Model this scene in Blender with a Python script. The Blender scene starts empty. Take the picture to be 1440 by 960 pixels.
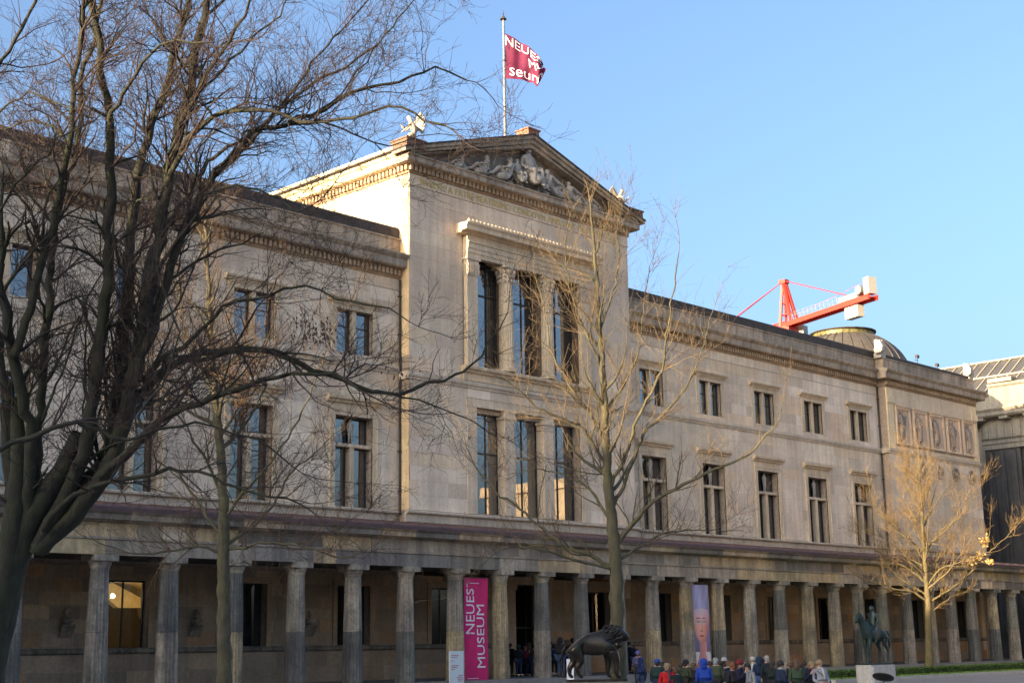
import bpy, bmesh, math, random
import numpy as np
from mathutils import Vector, Matrix
S = bpy.context.scene
C = S.collection
R_ = math.radians
RND = random.Random(7)

# ------------------------------------------------------------------ camera
EYE = np.array([0.0, 0.0, 2.3])
YAW, PITCH, ROLL = 0.79934, 0.212044, -0.0156726
_f = np.array([math.sin(YAW)*math.cos(PITCH), math.cos(YAW)*math.cos(PITCH), math.sin(PITCH)])
_r = np.array([math.cos(YAW), -math.sin(YAW), 0.0]); _u = np.cross(_r, _f)
CR = _r*math.cos(ROLL)+_u*math.sin(ROLL); CU = -_r*math.sin(ROLL)+_u*math.cos(ROLL)
cam = bpy.data.cameras.new('camera'); camo = bpy.data.objects.new('camera', cam); C.objects.link(camo)
cam.sensor_width = 36; cam.lens = 50; cam.clip_end = 5000; cam.clip_start = 0.1
mm = Matrix.Identity(4)
for i in range(3):
    mm[i][0] = CR[i]; mm[i][1] = CU[i]; mm[i][2] = -_f[i]; mm[i][3] = EYE[i]
camo.matrix_world = mm
S.camera = camo

# ------------------------------------------------------------------ light
SUN = Vector((-0.980, 0.0733, 0.187)).normalized()     # towards the sun
SUN_EL = math.asin(SUN.z); SUN_AZ = math.atan2(SUN.x, SUN.y)
w = bpy.data.worlds.new('World'); S.world = w; w.use_nodes = True
nt = w.node_tree; nt.nodes.clear()
sky = nt.nodes.new('ShaderNodeTexSky'); sky.sky_type = 'NISHITA'; sky.sun_disc = False
sky.sun_elevation = SUN_EL; sky.sun_rotation = SUN_AZ
sky.air_density = 0.85; sky.dust_density = 7.0; sky.ozone_density = 2.6; sky.altitude = 50
bg = nt.nodes.new('ShaderNodeBackground'); bg.inputs[1].default_value = 0.15
wo = nt.nodes.new('ShaderNodeOutputWorld')
nt.links.new(sky.outputs[0], bg.inputs[0]); nt.links.new(bg.outputs[0], wo.inputs[0])
sl = bpy.data.lights.new('sun', 'SUN'); sl.energy = 4.4; sl.angle = R_(0.5); sl.color = (1.0, 0.77, 0.50)
so = bpy.data.objects.new('sun', sl); C.objects.link(so)
so.rotation_euler = SUN.to_track_quat('Z', 'Y').to_euler()
S.view_settings.view_transform = 'Standard'; S.view_settings.look = 'None'
S.view_settings.exposure = 1.83; S.view_settings.gamma = 1.0

# ------------------------------------------------------------------ helpers
def at(px, py, depth):
    "point seen at photo pixel (px,py) of the 1440x960 picture, at a distance along the view axis"
    v = CR*((px-720)/2000.0) - CU*((py-480)/2000.0) + _f
    return Vector(EYE + v*depth)
def onY(px, py, Y):
    v = CR*((px-720)/2000.0) - CU*((py-480)/2000.0) + _f
    return Vector(EYE + v*(Y/v[1]))

def tag(o, label=None, cat=None, group=None, kind=None):
    if label: o['label'] = label
    if cat: o['category'] = cat
    if group: o['group'] = group
    if kind: o['kind'] = kind
    return o
def thing(name, label, cat, loc=(0, 0, 0), group=None, rz=0):
    o = bpy.data.objects.new(name, None); C.objects.link(o); o.location = loc; o.rotation_euler = (0, 0, rz)
    o.empty_display_size = 0.3
    return tag(o, label, cat, group)
def copy_tree(o, parent=None):
    c = o.copy(); C.objects.link(c); c.parent = parent
    for ch in o.children: copy_tree(ch, c)
    return c

class MB:
    def __init__(s): s.v = []; s.f = []; s.t = []; s.m = []; s.tone = (1, 1, 1); s.mi = 0; s.smooth = False
    def face(s, idx): s.f.append(idx); s.t.append(s.tone); s.m.append(s.mi)
    def box(s, x0, x1, y0, y1, z0, z1):
        b = len(s.v)
        s.v += [(x0,y0,z0),(x1,y0,z0),(x1,y1,z0),(x0,y1,z0),(x0,y0,z1),(x1,y0,z1),(x1,y1,z1),(x0,y1,z1)]
        for q in ((0,3,2,1),(4,5,6,7),(0,1,5,4),(1,2,6,5),(2,3,7,6),(3,0,4,7)): s.face(tuple(b+i for i in q))
        return s
    def obox(s, p0, p1, w, h, up=Vector((0,0,1))):
        "bar from p0 to p1, width w, height h"
        p0 = Vector(p0); p1 = Vector(p1); d = (p1-p0).normalized()
        r = d.cross(up)
        if r.length < 1e-4: r = d.cross(Vector((1,0,0)))
        r.normalize(); u = r.cross(d); b = len(s.v)
        for p in (p0, p1):
            for (a, c) in ((-1,-1),(1,-1),(1,1),(-1,1)): s.v.append(tuple(p+r*a*w/2+u*c*h/2))
        for q in ((0,3,2,1),(4,5,6,7),(0,1,5,4),(1,2,6,5),(2,3,7,6),(3,0,4,7)): s.face(tuple(b+i for i in q))
        return s
    def prism(s, prof, a, b, axis='x'):
        "closed profile of (p,q) swept along an axis; x: (y,z)  y: (x,z)  z: (x,y)"
        n = len(prof); k = len(s.v)
        for e in (a, b):
            for (p, q) in prof:
                s.v.append({'x': (e, p, q), 'y': (p, e, q), 'z': (p, q, e)}[axis])
        for i in range(n):
            j = (i+1) % n; s.face((k+i, k+j, k+n+j, k+n+i))
        s.face(tuple(k+i for i in reversed(range(n)))); s.face(tuple(k+n+i for i in range(n)))
        return s
    def tube(s, pts, rad, n=6, cap=True):
        pts = [Vector(p) for p in pts]; k = len(s.v)
        ref = Vector((0.31, 0.17, 0.93))
        N = len(pts)
        for i, p in enumerate(pts):
            d = (pts[min(i+1, N-1)]-pts[max(i-1, 0)])
            if d.length < 1e-9: d = Vector((0,0,1))
            d.normalize(); a = d.cross(ref)
            if a.length < 0.05: a = d.cross(Vector((1,0,0)))
            a.normalize(); c = d.cross(a); r = rad[i] if hasattr(rad, '__len__') else rad
            for j in range(n):
                t = 2*math.pi*j/n; s.v.append(tuple(p+(a*math.cos(t)+c*math.sin(t))*r))
        for i in range(N-1):
            for j in range(n):
                s.face((k+i*n+j, k+i*n+(j+1) % n, k+(i+1)*n+(j+1) % n, k+(i+1)*n+j))
        if cap:
            s.face(tuple(k+j for j in reversed(range(n)))); s.face(tuple(k+(N-1)*n+j for j in range(n)))
        return s
    def lathe(s, prof, c=(0,0,0), n=16, a0=0, a1=2*math.pi, sx=1, sy=1):
        full = abs(a1-a0-2*math.pi) < 1e-6; k = len(s.v); m = n if full else n+1
        for (r, z) in prof:
            for j in range(m):
                t = a0+(a1-a0)*j/n; s.v.append((c[0]+sx*r*math.cos(t), c[1]+sy*r*math.sin(t), c[2]+z))
        for i in range(len(prof)-1):
            for j in range(n):
                j2 = (j+1) % m; s.face((k+i*m+j, k+i*m+j2, k+(i+1)*m+j2, k+(i+1)*m+j))
        if full:
            s.face(tuple(k+j for j in reversed(range(m)))); s.face(tuple(k+(len(prof)-1)*m+j for j in range(m)))
        return s
    def ball(s, c, r, n=10, sz=1.0, sx=1, sy=1):
        prof = [(max(1e-3, r*math.sin(math.pi*i/(n//2+2))), -r*sz*math.cos(math.pi*i/(n//2+2))) for i in range(n//2+3)]
        return s.lathe(prof, c, n, sx=sx, sy=sy)
    def mesh(s, name):
        me = bpy.data.meshes.new(name); me.from_pydata(s.v, [], s.f)
        if len(set(s.t)) > 0:
            at_ = me.attributes.new('tone', 'FLOAT_COLOR', 'FACE')
            a = np.ones((len(s.f), 4), dtype=np.float32); a[:, :3] = np.array(s.t, dtype=np.float32)
            at_.data.foreach_set('color', a.ravel())
        if any(s.m): me.polygons.foreach_set('material_index', s.m)
        if s.smooth: me.polygons.foreach_set('use_smooth', [True]*len(s.f))
        me.update(); return me
    def build(s, name, mat, parent=None, kind=None, label=None, fix=True):
        me = s.mesh(name)
        if fix:
            bm = bmesh.new(); bm.from_mesh(me); bmesh.ops.recalc_face_normals(bm, faces=bm.faces); bm.to_mesh(me); bm.free()
        for m_ in (mat if isinstance(mat, (list, tuple)) else [mat]): me.materials.append(m_)
        return link(name, me, parent, kind, label)
def link(name, me, parent=None, kind=None, label=None):
    o = bpy.data.objects.new(name, me); C.objects.link(o); o.parent = parent
    if kind: o['kind'] = kind
    if label: o['label'] = label
    return o
def jit(t, a=0.08, rnd=RND):
    k = 1+rnd.uniform(-a, a); return (t[0]*k*(1+rnd.uniform(-a,a)*.25), t[1]*k, t[2]*k*(1+rnd.uniform(-a,a)*.4))

def cut(rects, ops):
    for (a0, a1, b0, b1) in ops:
        out = []
        for (x0, x1, z0, z1) in rects:
            if a1 <= x0 or a0 >= x1 or b1 <= z0 or b0 >= z1: out.append((x0, x1, z0, z1)); continue
            if a0 > x0: out.append((x0, a0, z0, z1))
            if a1 < x1: out.append((a1, x1, z0, z1))
            m0, m1 = max(x0, a0), min(x1, a1)
            if b0 > z0: out.append((m0, m1, z0, b0))
            if b1 < z1: out.append((m0, m1, b1, z1))
        rects = out
    return rects

# ------------------------------------------------------------------ materials
def nodes(m):
    m.use_nodes = True; t = m.node_tree; t.nodes.clear()
    o = t.nodes.new('ShaderNodeOutputMaterial'); b = t.nodes.new('ShaderNodeBsdfPrincipled')
    t.links.new(b.outputs[0], o.inputs[0]); return t, b
def mk(t, kind, **kw):
    n = t.nodes.new(kind)
    for k, v in kw.items(): setattr(n, k, v)
    return n
def mix(t, a, b, f, mode='MULTIPLY'):
    n = t.nodes.new('ShaderNodeMix'); n.data_type = 'RGBA'; n.blend_type = mode
    for s_, v in ((n.inputs[6], a), (n.inputs[7], b), (n.inputs[0], f)):
        if hasattr(v, 'links') or hasattr(v, 'node'): t.links.new(v, s_)
        else: s_.default_value = v if not isinstance(v, tuple) else (*v, 1)
    return n.outputs[2]
def ramp(t, fac, stops):
    n = t.nodes.new('ShaderNodeValToRGB'); t.links.new(fac, n.inputs[0])
    e = n.color_ramp.elements
    while len(e) < len(stops): e.new(0.5)
    for el, (p, c) in zip(e, stops): el.position = p; el.color = (*c, 1) if len(c) == 3 else c
    return n.outputs[0]
def noise(t, scale, detail=4, rough=0.6, sc=(1,1,1), obj=False):
    g = t.nodes.new('ShaderNodeNewGeometry'); mp = t.nodes.new('ShaderNodeMapping'); mp.inputs[3].default_value = sc
    if obj:
        tc = t.nodes.new('ShaderNodeTexCoord'); t.links.new(tc.outputs[3], mp.inputs[0])
    else: t.links.new(g.outputs[0], mp.inputs[0])
    n = t.nodes.new('ShaderNodeTexNoise'); t.links.new(mp.outputs[0], n.inputs[0])
    n.inputs['Scale'].default_value = scale; n.inputs['Detail'].default_value = detail; n.inputs['Roughness'].default_value = rough
    return n.outputs[0]
def stone(name, base, rough=0.75, lo=0.72, hi=1.15, patch=0.35, streak=0.3, soot=0.0, bump=0.25, fine=7.0):
    "base colour x per-block tone x blotches, vertical streaks and soot"
    m = bpy.data.materials.new(name); t, b = nodes(m)
    at_ = mk(t, 'ShaderNodeAttribute', attribute_name='tone')
    c = mix(t, base, at_.outputs[0], 1.0)
    n1 = noise(t, 0.45, 5, 0.65); c = mix(t, c, ramp(t, n1, [(0.3, (1-patch,)*3), (0.7, (1+patch*.4,)*3)]), 1.0)
    n2 = noise(t, fine, 6, 0.7); c = mix(t, c, ramp(t, n2, [(0.25, (lo,)*3), (0.75, (hi,)*3)]), 1.0)
    n3 = noise(t, 1.0, 4, 0.6, (3.2, 3.2, 0.22)); c = mix(t, c, ramp(t, n3, [(0.35, (1-streak, 1-streak, 1-streak*.9)), (0.6, (1.0,)*3)]), 1.0)
    if soot:
        n4 = noise(t, 0.9, 6, 0.75, (1, 1, 0.8)); f = ramp(t, n4, [(0.45, (0,)*3), (0.62, (1,)*3)])
        mul = mk(t, 'ShaderNodeMath', operation='MULTIPLY'); t.links.new(f, mul.inputs[0]); mul.inputs[1].default_value = soot
        c = mix(t, c, (0.045, 0.046, 0.045), mul.outputs[0], 'MIX')
    t.links.new(c, b.inputs['Base Color']); b.inputs['Roughness'].default_value = rough
    if 'Specular IOR Level' in b.inputs: b.inputs['Specular IOR Level'].default_value = 0.45
    if bump:
        bp = mk(t, 'ShaderNodeBump'); bp.inputs['Strength'].default_value = bump; bp.inputs['Distance'].default_value = 0.03
        t.links.new(noise(t, 14, 5, 0.7), bp.inputs['Height']); t.links.new(bp.outputs[0], b.inputs['Normal'])
    return m
def simple(name, col, rough=0.6, metal=0.0, var=0.2, scale=6.0, bump=0.0, spec=0.4, sc=(1,1,1), tone=False):
    m = bpy.data.materials.new(name); t, b = nodes(m)
    c = mix(t, col, ramp(t, noise(t, scale, 5, 0.65, sc), [(0.3, (1-var,)*3), (0.7, (1+var*.6,)*3)]), 1.0)
    if tone: c = mix(t, c, mk(t, 'ShaderNodeAttribute', attribute_name='tone').outputs[0], 1.0)
    t.links.new(c, b.inputs['Base Color']); b.inputs['Roughness'].default_value = rough; b.inputs['Metallic'].default_value = metal
    b.inputs['Specular IOR Level'].default_value = spec
    if bump:
        bp = mk(t, 'ShaderNodeBump'); bp.inputs['Strength'].default_value = bump; bp.inputs['Distance'].default_value = 0.05
        t.links.new(noise(t, scale*3, 5, 0.7, sc), bp.inputs['Height']); t.links.new(bp.outputs[0], b.inputs['Normal'])
    return m
def emit(name, col, s):
    m = bpy.data.materials.new(name); t, b = nodes(m)
    b.inputs['Base Color'].default_value = (*col, 1); b.inputs['Emission Color'].default_value = (*col, 1); b.inputs['Emission Strength'].default_value = s
    return m
def bark(name, base, moss, rough=0.9):
    m = bpy.data.materials.new(name); t, b = nodes(m)
    c = mix(t, base, moss, ramp(t, noise(t, 2.2, 4, 0.6), [(0.4, (0,)*3), (0.65, (1,)*3)]), 'MIX')
    c = mix(t, c, ramp(t, noise(t, 9, 6, 0.7, (1, 1, 0.3)), [(0.3, (0.55,)*3), (0.7, (1.25,)*3)]), 1.0)
    t.links.new(c, b.inputs['Base Color']); b.inputs['Roughness'].default_value = rough
    bp = mk(t, 'ShaderNodeBump'); bp.inputs['Strength'].default_value = 0.7; bp.inputs['Distance'].default_value = 0.04
    t.links.new(noise(t, 16, 5, 0.7, (1, 1, 0.25)), bp.inputs['Height']); t.links.new(bp.outputs[0], b.inputs['Normal'])
    return m
def glass(name, tint=(0.015, 0.02, 0.025), ior=2.9, rough=0.015):
    m = bpy.data.materials.new(name); t, b = nodes(m)
    b.inputs['Base Color'].default_value = (*tint, 1); b.inputs['Roughness'].default_value = rough; b.inputs['IOR'].default_value = ior
    bp = mk(t, 'ShaderNodeBump'); bp.inputs['Strength'].default_value = 0.05; bp.inputs['Distance'].default_value = 0.02
    t.links.new(noise(t, 0.9, 2, 0.5), bp.inputs['Height']); t.links.new(bp.outputs[0], b.inputs['Normal'])
    return m
def clear_glass(name):
    m = bpy.data.materials.new(name); m.use_nodes = True; t = m.node_tree; t.nodes.clear()
    o = mk(t, 'ShaderNodeOutputMaterial'); a = mk(t, 'ShaderNodeBsdfTransparent'); g = mk(t, 'ShaderNodeBsdfGlossy'); g.inputs['Roughness'].default_value = 0.02
    f = mk(t, 'ShaderNodeFresnel'); f.inputs[0].default_value = 1.7; x = mk(t, 'ShaderNodeMixShader')
    t.links.new(f.outputs[0], x.inputs[0]); t.links.new(a.outputs[0], x.inputs[1]); t.links.new(g.outputs[0], x.inputs[2]); t.links.new(x.outputs[0], o.inputs[0])
    return m

M_WALL = stone('sandstone_render', (0.80, 0.645, 0.475), patch=.2, streak=.17, lo=.82, hi=1.1)
M_CORE = simple('mortar_core', (0.40, 0.31, 0.235), 0.95, var=0.3)
M_TRIM = stone('trim_sandstone', (0.70, 0.575, 0.43), streak=0.22, patch=0.2, soot=0.08, lo=.8)
M_CORN = stone('weathered_cornice_stone', (0.55, 0.43, 0.31), streak=0.38, patch=0.3, soot=0.30)
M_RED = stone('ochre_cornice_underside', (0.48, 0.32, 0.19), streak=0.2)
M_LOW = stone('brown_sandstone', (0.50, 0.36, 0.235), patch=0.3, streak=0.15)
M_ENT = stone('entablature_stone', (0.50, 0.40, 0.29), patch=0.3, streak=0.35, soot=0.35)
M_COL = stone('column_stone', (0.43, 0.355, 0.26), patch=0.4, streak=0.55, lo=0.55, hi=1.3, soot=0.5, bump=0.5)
M_MARB = stone('relief_stone', (0.56, 0.50, 0.42), patch=0.25, streak=0.35, bump=0.3)
M_WHITE = stone('white_statue_stone', (0.50, 0.455, 0.38), patch=0.15, streak=0.2)
M_METAL = simple('dark_sheet_metal', (0.065, 0.052, 0.045), 0.75, 0.0, 0.45)
M_LEAD = simple('purple_brown_sheet_roof', (0.10, 0.06, 0.06), 0.75, 0.0, 0.3, 2.0)
M_FRAME = simple('dark_window_frame', (0.035, 0.032, 0.032), 0.5)
M_GLASS = glass('window_glass')
M_CLEAR = clear_glass('clear_window_glass')
M_DARK = simple('unlit_interior', (0.02, 0.018, 0.016), 0.95)
M_GOLD = simple('gilded_letters', (0.62, 0.42, 0.12), 0.4, 0.5, 0.2)
M_BRONZE = simple('dark_bronze', (0.065, 0.055, 0.045), 0.30, 0.75, 0.6, 4.0)
M_BRONZE2 = simple('green_bronze', (0.03, 0.05, 0.048), 0.45, 0.5, 0.4, 5.0)
M_PED = stone('pale_granite', (0.42, 0.40, 0.37), patch=0.1, streak=0.1)
M_PAVE = stone('courtyard_paving', (0.24, 0.22, 0.20), patch=0.2, streak=0)
M_GRASS = simple('lawn', (0.12, 0.19, 0.04), 0.95, var=0.4, scale=3, bump=0.5)
M_HEDGE = simple('hedge_leaves', (0.07, 0.12, 0.025), 0.8, var=0.5, scale=5, tone=True)
M_LAMP = emit('lit_lamp', (1.0, 0.72, 0.38), 3.0)
M_CURTGLOW = emit('glowing_curtain', (0.85, 0.55, 0.25), 0.35)  # lamplight put into the curtain as its own glow
M_ROOMW = simple('warm_room_wall', (0.55, 0.42, 0.22), 0.9)

T1_ = (1, 1, 1)
def pick(palette, rnd=RND):
    x = rnd.random()*sum(p[0] for p in palette)
    for p in palette:
        x -= p[0]
        if x <= 0: return jit(p[1], p[2] if len(p) > 2 else 0.06, rnd)
    return palette[0][1]
PAL_UP = [(10, (1, 1, 1), .06), (4, (0.92, 0.91, 0.92), .05), (3, (1.05, .99, 0.91), .05), (1.2, (1.15, 1.17, 1.2), .04), (1.0, (0.82, 0.81, 0.82), .05)]
PAL_LOW = [(10, (1, 1, 1), .10), (3, (1.2, 1.0, 0.82), .08), (3, (0.80, 0.82, 0.86), .08), (1, (1.3, 1.25, 1.2), .05)]
PAL_ENT = [(5, (0.62, 0.66, 0.72), .15), (5, (1.0, 1.0, 1.0), .1), (4, (1.35, 1.22, 0.92), .08), (1, (1.7, 1.65, 1.6), .04), (1, (0.42, 0.44, 0.48), .1)]

# ================================================================== SETTING
def sheet(name, x0, x1, y0, y1, z, mat, kind='structure'):
    b = MB(); b.box(x0, x1, y0, y1, z-0.3, z); return b.build(name, mat, None, kind)
g = MB(); g.v = [(-900,-900,-0.02),(900,-900,-0.02),(900,900,-0.02),(-900,900,-0.02)]; g.face((0,1,2,3)); g.build('ground', simple('city_ground', (0.12,0.115,0.10), 0.95), None, 'structure')
pv = MB()
for i in range(44):
    for j in range(22):
        x = -14+i*2.0+RND.uniform(-.004, .004); y = 3+j*2.0
        if x+1.99 > 60.9 and y+2 > 37: continue
        pv.tone = jit((1,1,1), .12); pv.box(x, x+1.985, y, y+1.985, 0, 0.05+RND.uniform(0, .004))
pv.build('paving', M_PAVE, None, 'structure')
sheet('lawn', 61.3, 116, 38.3, 46.2, 0.55, M_GRASS)
sheet('path', 50, 116, 26, 37.96, 0.42, M_PAVE)
# kerb wall round the lawn
kb = thing('kerb', 'low pale stone kerb along the front of the raised lawn', 'kerb', (61, 38, 0))
b = MB()
for i in range(28):
    k = MB(); k.tone = jit((1,1,1), .08); k.box(i*2.0, i*2.0+1.985, 0, 0.3, -0.1, 0.58+RND.uniform(-.004,.004)); k.build('kerb_stone', M_PED, kb)
gr = MB()
for i in range(14000):
    x = RND.uniform(61.4, 112); y = RND.choice((RND.uniform(38.35, 39.4), RND.uniform(40.5, 46.1))); h = RND.uniform(.05, .13); a = RND.uniform(0, 6.28); dx, dy = math.cos(a)*.03, math.sin(a)*.03
    k = len(gr.v); gr.v += [(x-dx, y-dy, .54), (x+dx, y+dy, .54), (x+dx*2, y-dy, .54+h)]; gr.face((k, k+1, k+2))
gr.build('grass', simple('grass_blades', (0.14, 0.22, 0.045), 0.8, var=.5), None, 'stuff', fix=False)

# ================================================================== MUSEUM
W = 53.7; TW = 53.0; XL, XR = 47.0, 64.65; EB0, EB1 = 94.3, 108.5
mus = thing('museum_building', 'long sandstone museum with pedimented central tower, paired windows and a low dome', 'museum', (55.8, 53.7, 0))
def mb(b, name, mat, kind=None, label=None, parent=None):
    "build world coordinates under a parent placed somewhere: shift the vertices"
    p = parent or mus
    L = Vector((0,0,0)); q = p
    while q: L += q.location; q = q.parent
    b.v = [(v[0]-L.x, v[1]-L.y, v[2]-L.z) for v in b.v]
    return b.build(name, mat, p, kind, label)

CW = [44.0-6.05*k for k in range(6)]            # left wing bays
CE = [67.35+6.0*k for k in range(5)]            # right wing bays
LOWB = sorted(CW[:5]+[50.0, 61.8]+CE+[97.6, 104.9])
UP = (16.65, 18.82); LO = (9.05, 13.5); GR = (2.5, 5.33)
def rects_wall(y, x0, x1, z0, z1, ops, name, mat=M_CORE, t=0.6):
    b = MB()
    for (a, c, d, e) in cut([(x0, x1, z0, z1)], ops): b.box(a, c, y, y+t, d, e)
    return mb(b, name, mat)
def ashlar(y, x0, x1, z0, z1, ops, ch, bw, pal, proud=0.018, gap=0.007, rnd=RND, patches=()):
    out = []; n = max(1, round((z1-z0)/ch)); ch = (z1-z0)/n
    for i in range(n):
        off = (0.5 if i % 2 else 0.0)*bw + rnd.uniform(-.12, .12)
        x = x0-off; a = z0+i*ch
        while x < x1:
            w_ = bw*rnd.uniform(.82, 1.2); xa, xb = max(x, x0), min(x+w_, x1); x += w_
            if xb-xa < .08: continue
            tone = pick(pal, rnd)
            cx, cz = (xa+xb)/2, a+ch/2
            for (p0, p1, q0, q1, tt) in patches:
                if p0 <= cx <= p1 and q0 <= cz <= q1: tone = jit(tt, .03)
            pr = proud+rnd.uniform(-.004, .005)
            for (r0, r1, s0, s1) in cut([(xa+gap/2, xb-gap/2, a+gap/2, a+ch-gap/2)], ops):
                if r1-r0 > .04 and s1-s0 > .04: out.append((r0, r1, y-pr, y, s0, s1, tone))
    return out
def put_blocks(lst, single, name, mat, key):
    "the nearest ones as objects, the rest joined"
    lst = sorted(lst, key=key)
    for (a, b_, c, d, e, f, t) in lst[:single]:
        k = MB(); k.tone = t; k.box(a, b_, c, d, e, f); mb(k, name, mat)
    if len(lst) > single:
        k = MB()
        for (a, b_, c, d, e, f, t) in lst[single:]: k.tone = t; k.box(a, b_, c, d, e, f)
        mb(k, name+'_facing', mat, 'stuff')

def opn(cs, h, z): return [(c-h, c+h, z[0], z[1]) for c in cs]
upops_w = opn(CW, 1.15, UP)+opn(CW, 1.18, LO)
upops_e = opn(CE, 1.15, UP)+opn(CE, 1.18, LO)
XW0 = 8.0
# core walls (above the colonnade roof line)
rects_wall(W, XW0, XL, 5.9, 23.1, upops_w, 'wall')
rects_wall(W, XR, EB0, 5.9, 23.1, upops_e, 'wall')
tw_ops = [(51.65, 59.95, 16.85, 22.75), (51.7, 59.9, 9.15, 14.72)]
rects_wall(TW, XL, XR, 8.2, 30.2-3.0, tw_ops, 'tower_wall')
rects_wall(TW, EB0, EB1, 8.2, 23.1, [], 'end_block_wall')
# ground floor wall
gops = opn(LOWB, 1.0, GR)+[(54.7, 57.0, 0.9, 5.6)]
GY = 53.62
rects_wall(GY, 14, 109, 0.5, 5.92, gops, 'ground_floor_wall')
b = MB()
b.box(XL+.01, XL+.6, TW+.6, 74, 22.4, 27.3); b.box(XL, XL+.55, TW+.6, W+.2, 8.3, 23); b.box(XR-.6, XR, TW+.6, 74, 5, 27.3); b.box(XL+.6, XR-.6, 73.4, 74, 5, 27.2)
b.box(EB0, EB0+.6, TW+.6, 74, 8.3, 23.1); b.box(EB1-.6, EB1, TW+.6, 93, .5, 23.1); b.box(XW0, 109, 72.7, 73, .5, 22); b.box(XW0, XW0+.5, W+.6, 72.7, .5, 23.1)
mb(b, 'side_wall', M_WALL)

Z0 = 8.95
near = lambda r: (r[0]-0)**2+(r[2])**2+ (r[4]-2)**2
patch_w = [(39.5, 42.3, 17, 19.5, (1.1, 1.11, 1.13)), (33, 35.5, 16.4, 18, (.88, .86, .84)), (45.3, 46.9, 9.8, 12.2, (1.14, 1.17, 1.2)), (26.8, 30, 10, 13.5, (1.08, 1.07, 1.07)), (39.2, 42.2, 13.9, 15.9, (.9, .9, .92))]
patch_t = [(47.2, 50.5, 19.2, 22.6, (.91, .88, .86)), (61.2, 64.5, 20, 24.5, (.92, .92, .93)), (48.0, 50.6, 9.2, 11.5, (1.1, 1.1, 1.12)), (61.3, 64.4, 11, 14.5, (1.09, 1.07, 1.05)), (51.5, 56, 24.7, 25.9, (1.12, 1.12, 1.13))]
bl = ashlar(W, 14, XL-.02, 9.1, 15.95, upops_w, .72, 1.9, PAL_UP, patches=patch_w) + ashlar(W, 14, XL-.02, 16.35, 20.33, upops_w, .72, 1.9, PAL_UP, patches=patch_w) + ashlar(W, 14, XL-.02, 20.37, 20.95, [], .58, 2.2, PAL_UP)
patch_e = [(83.5, 93.9, 18.6, 20.3, (1.18, 1.2, 1.25)), (77, 83.2, 20.3, 21, (1.0, .97, .93)), (86.9, 93.9, 20.3, 21, (1.15, 1.17, 1.2)), (87, 89.7, 16.4, 18.6, (1.02, .92, .86)), (92.4, 94.2, 16.4, 19.5, (1.14, 1.18, 1.28)),
           (73.8, 77.8, 20.2, 20.9, (1.15, 1.15, 1.13)), (83.2, 87.4, 14.6, 15.95, (1.16, 1.18, 1.2)), (66, 72, 14.2, 15.9, (.93, .95, .95)), (80, 83.5, 9, 13, (1.08, 1.06, 1.06)), (86.8, 89.9, 9, 13.4, (1.08, 1.07, 1.08))]
be = ashlar(W, XR+.02, EB0-.02, 9.1, 15.95, upops_e, .72, 1.9, PAL_UP, patches=patch_e) + ashlar(W, XR+.02, EB0-.02, 16.35, 20.33, upops_e, .72, 1.9, PAL_UP, patches=patch_e) + ashlar(W, XR+.02, EB0-.02, 20.37, 20.95, [], .58, 2.2, PAL_UP, patches=patch_e)
bt = ashlar(TW, XL+.02, XR-.02, 9.1, 15.68, tw_ops+[(51.0, 60.6, 9, 15.2)], .75, 1.9, PAL_UP, patches=patch_t) + ashlar(TW, XL+.02, XR-.02, 16.1, 25.94, tw_ops+[(50.75, 60.9, 16.1, 24.6)], .75, 1.9, PAL_UP, patches=patch_t)
bb = ashlar(TW, EB0+.02, EB1-.02, 9.1, 15.95, [], .72, 1.9, PAL_UP)
put_blocks(bl+bt, 290, 'ashlar_block', M_WALL, near)
k = MB()
for (a, b_, c, d, e, f, t) in be+bb: k.tone = t; k.box(a, b_, c, d, e, f)
mb(k, 'ashlar_facing', M_WALL, 'stuff')
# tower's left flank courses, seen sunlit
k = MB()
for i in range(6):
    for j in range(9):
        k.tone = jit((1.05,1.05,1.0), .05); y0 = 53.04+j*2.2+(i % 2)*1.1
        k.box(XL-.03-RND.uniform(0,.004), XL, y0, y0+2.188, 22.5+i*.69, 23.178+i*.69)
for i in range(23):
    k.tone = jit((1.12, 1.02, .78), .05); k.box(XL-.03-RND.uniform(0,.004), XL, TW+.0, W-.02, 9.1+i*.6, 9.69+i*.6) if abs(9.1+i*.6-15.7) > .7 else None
mb(k, 'flank_facing', M_WALL, 'stuff')
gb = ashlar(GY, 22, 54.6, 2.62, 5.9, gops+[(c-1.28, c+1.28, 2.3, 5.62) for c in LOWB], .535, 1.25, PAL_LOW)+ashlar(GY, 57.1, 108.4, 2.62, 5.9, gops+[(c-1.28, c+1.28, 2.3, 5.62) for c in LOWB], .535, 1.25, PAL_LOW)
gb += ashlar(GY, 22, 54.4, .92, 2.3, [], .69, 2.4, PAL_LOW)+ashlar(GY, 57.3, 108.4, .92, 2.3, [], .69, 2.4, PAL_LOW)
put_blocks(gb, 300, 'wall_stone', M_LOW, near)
b = MB(); b.prism([(GY-.14, 2.38), (GY-.14, 2.46), (GY-.05, 2.56), (GY+.1, 2.56), (GY+.1, 2.3), (GY-.04, 2.3)], 14, 54.5); b.prism([(GY-.14, 2.38), (GY-.14, 2.46), (GY-.05, 2.56), (GY+.1, 2.56), (GY+.1, 2.3), (GY-.04, 2.3)], 57.2, 108.4)
mb(b, 'sill_ledge', M_COL)

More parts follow.
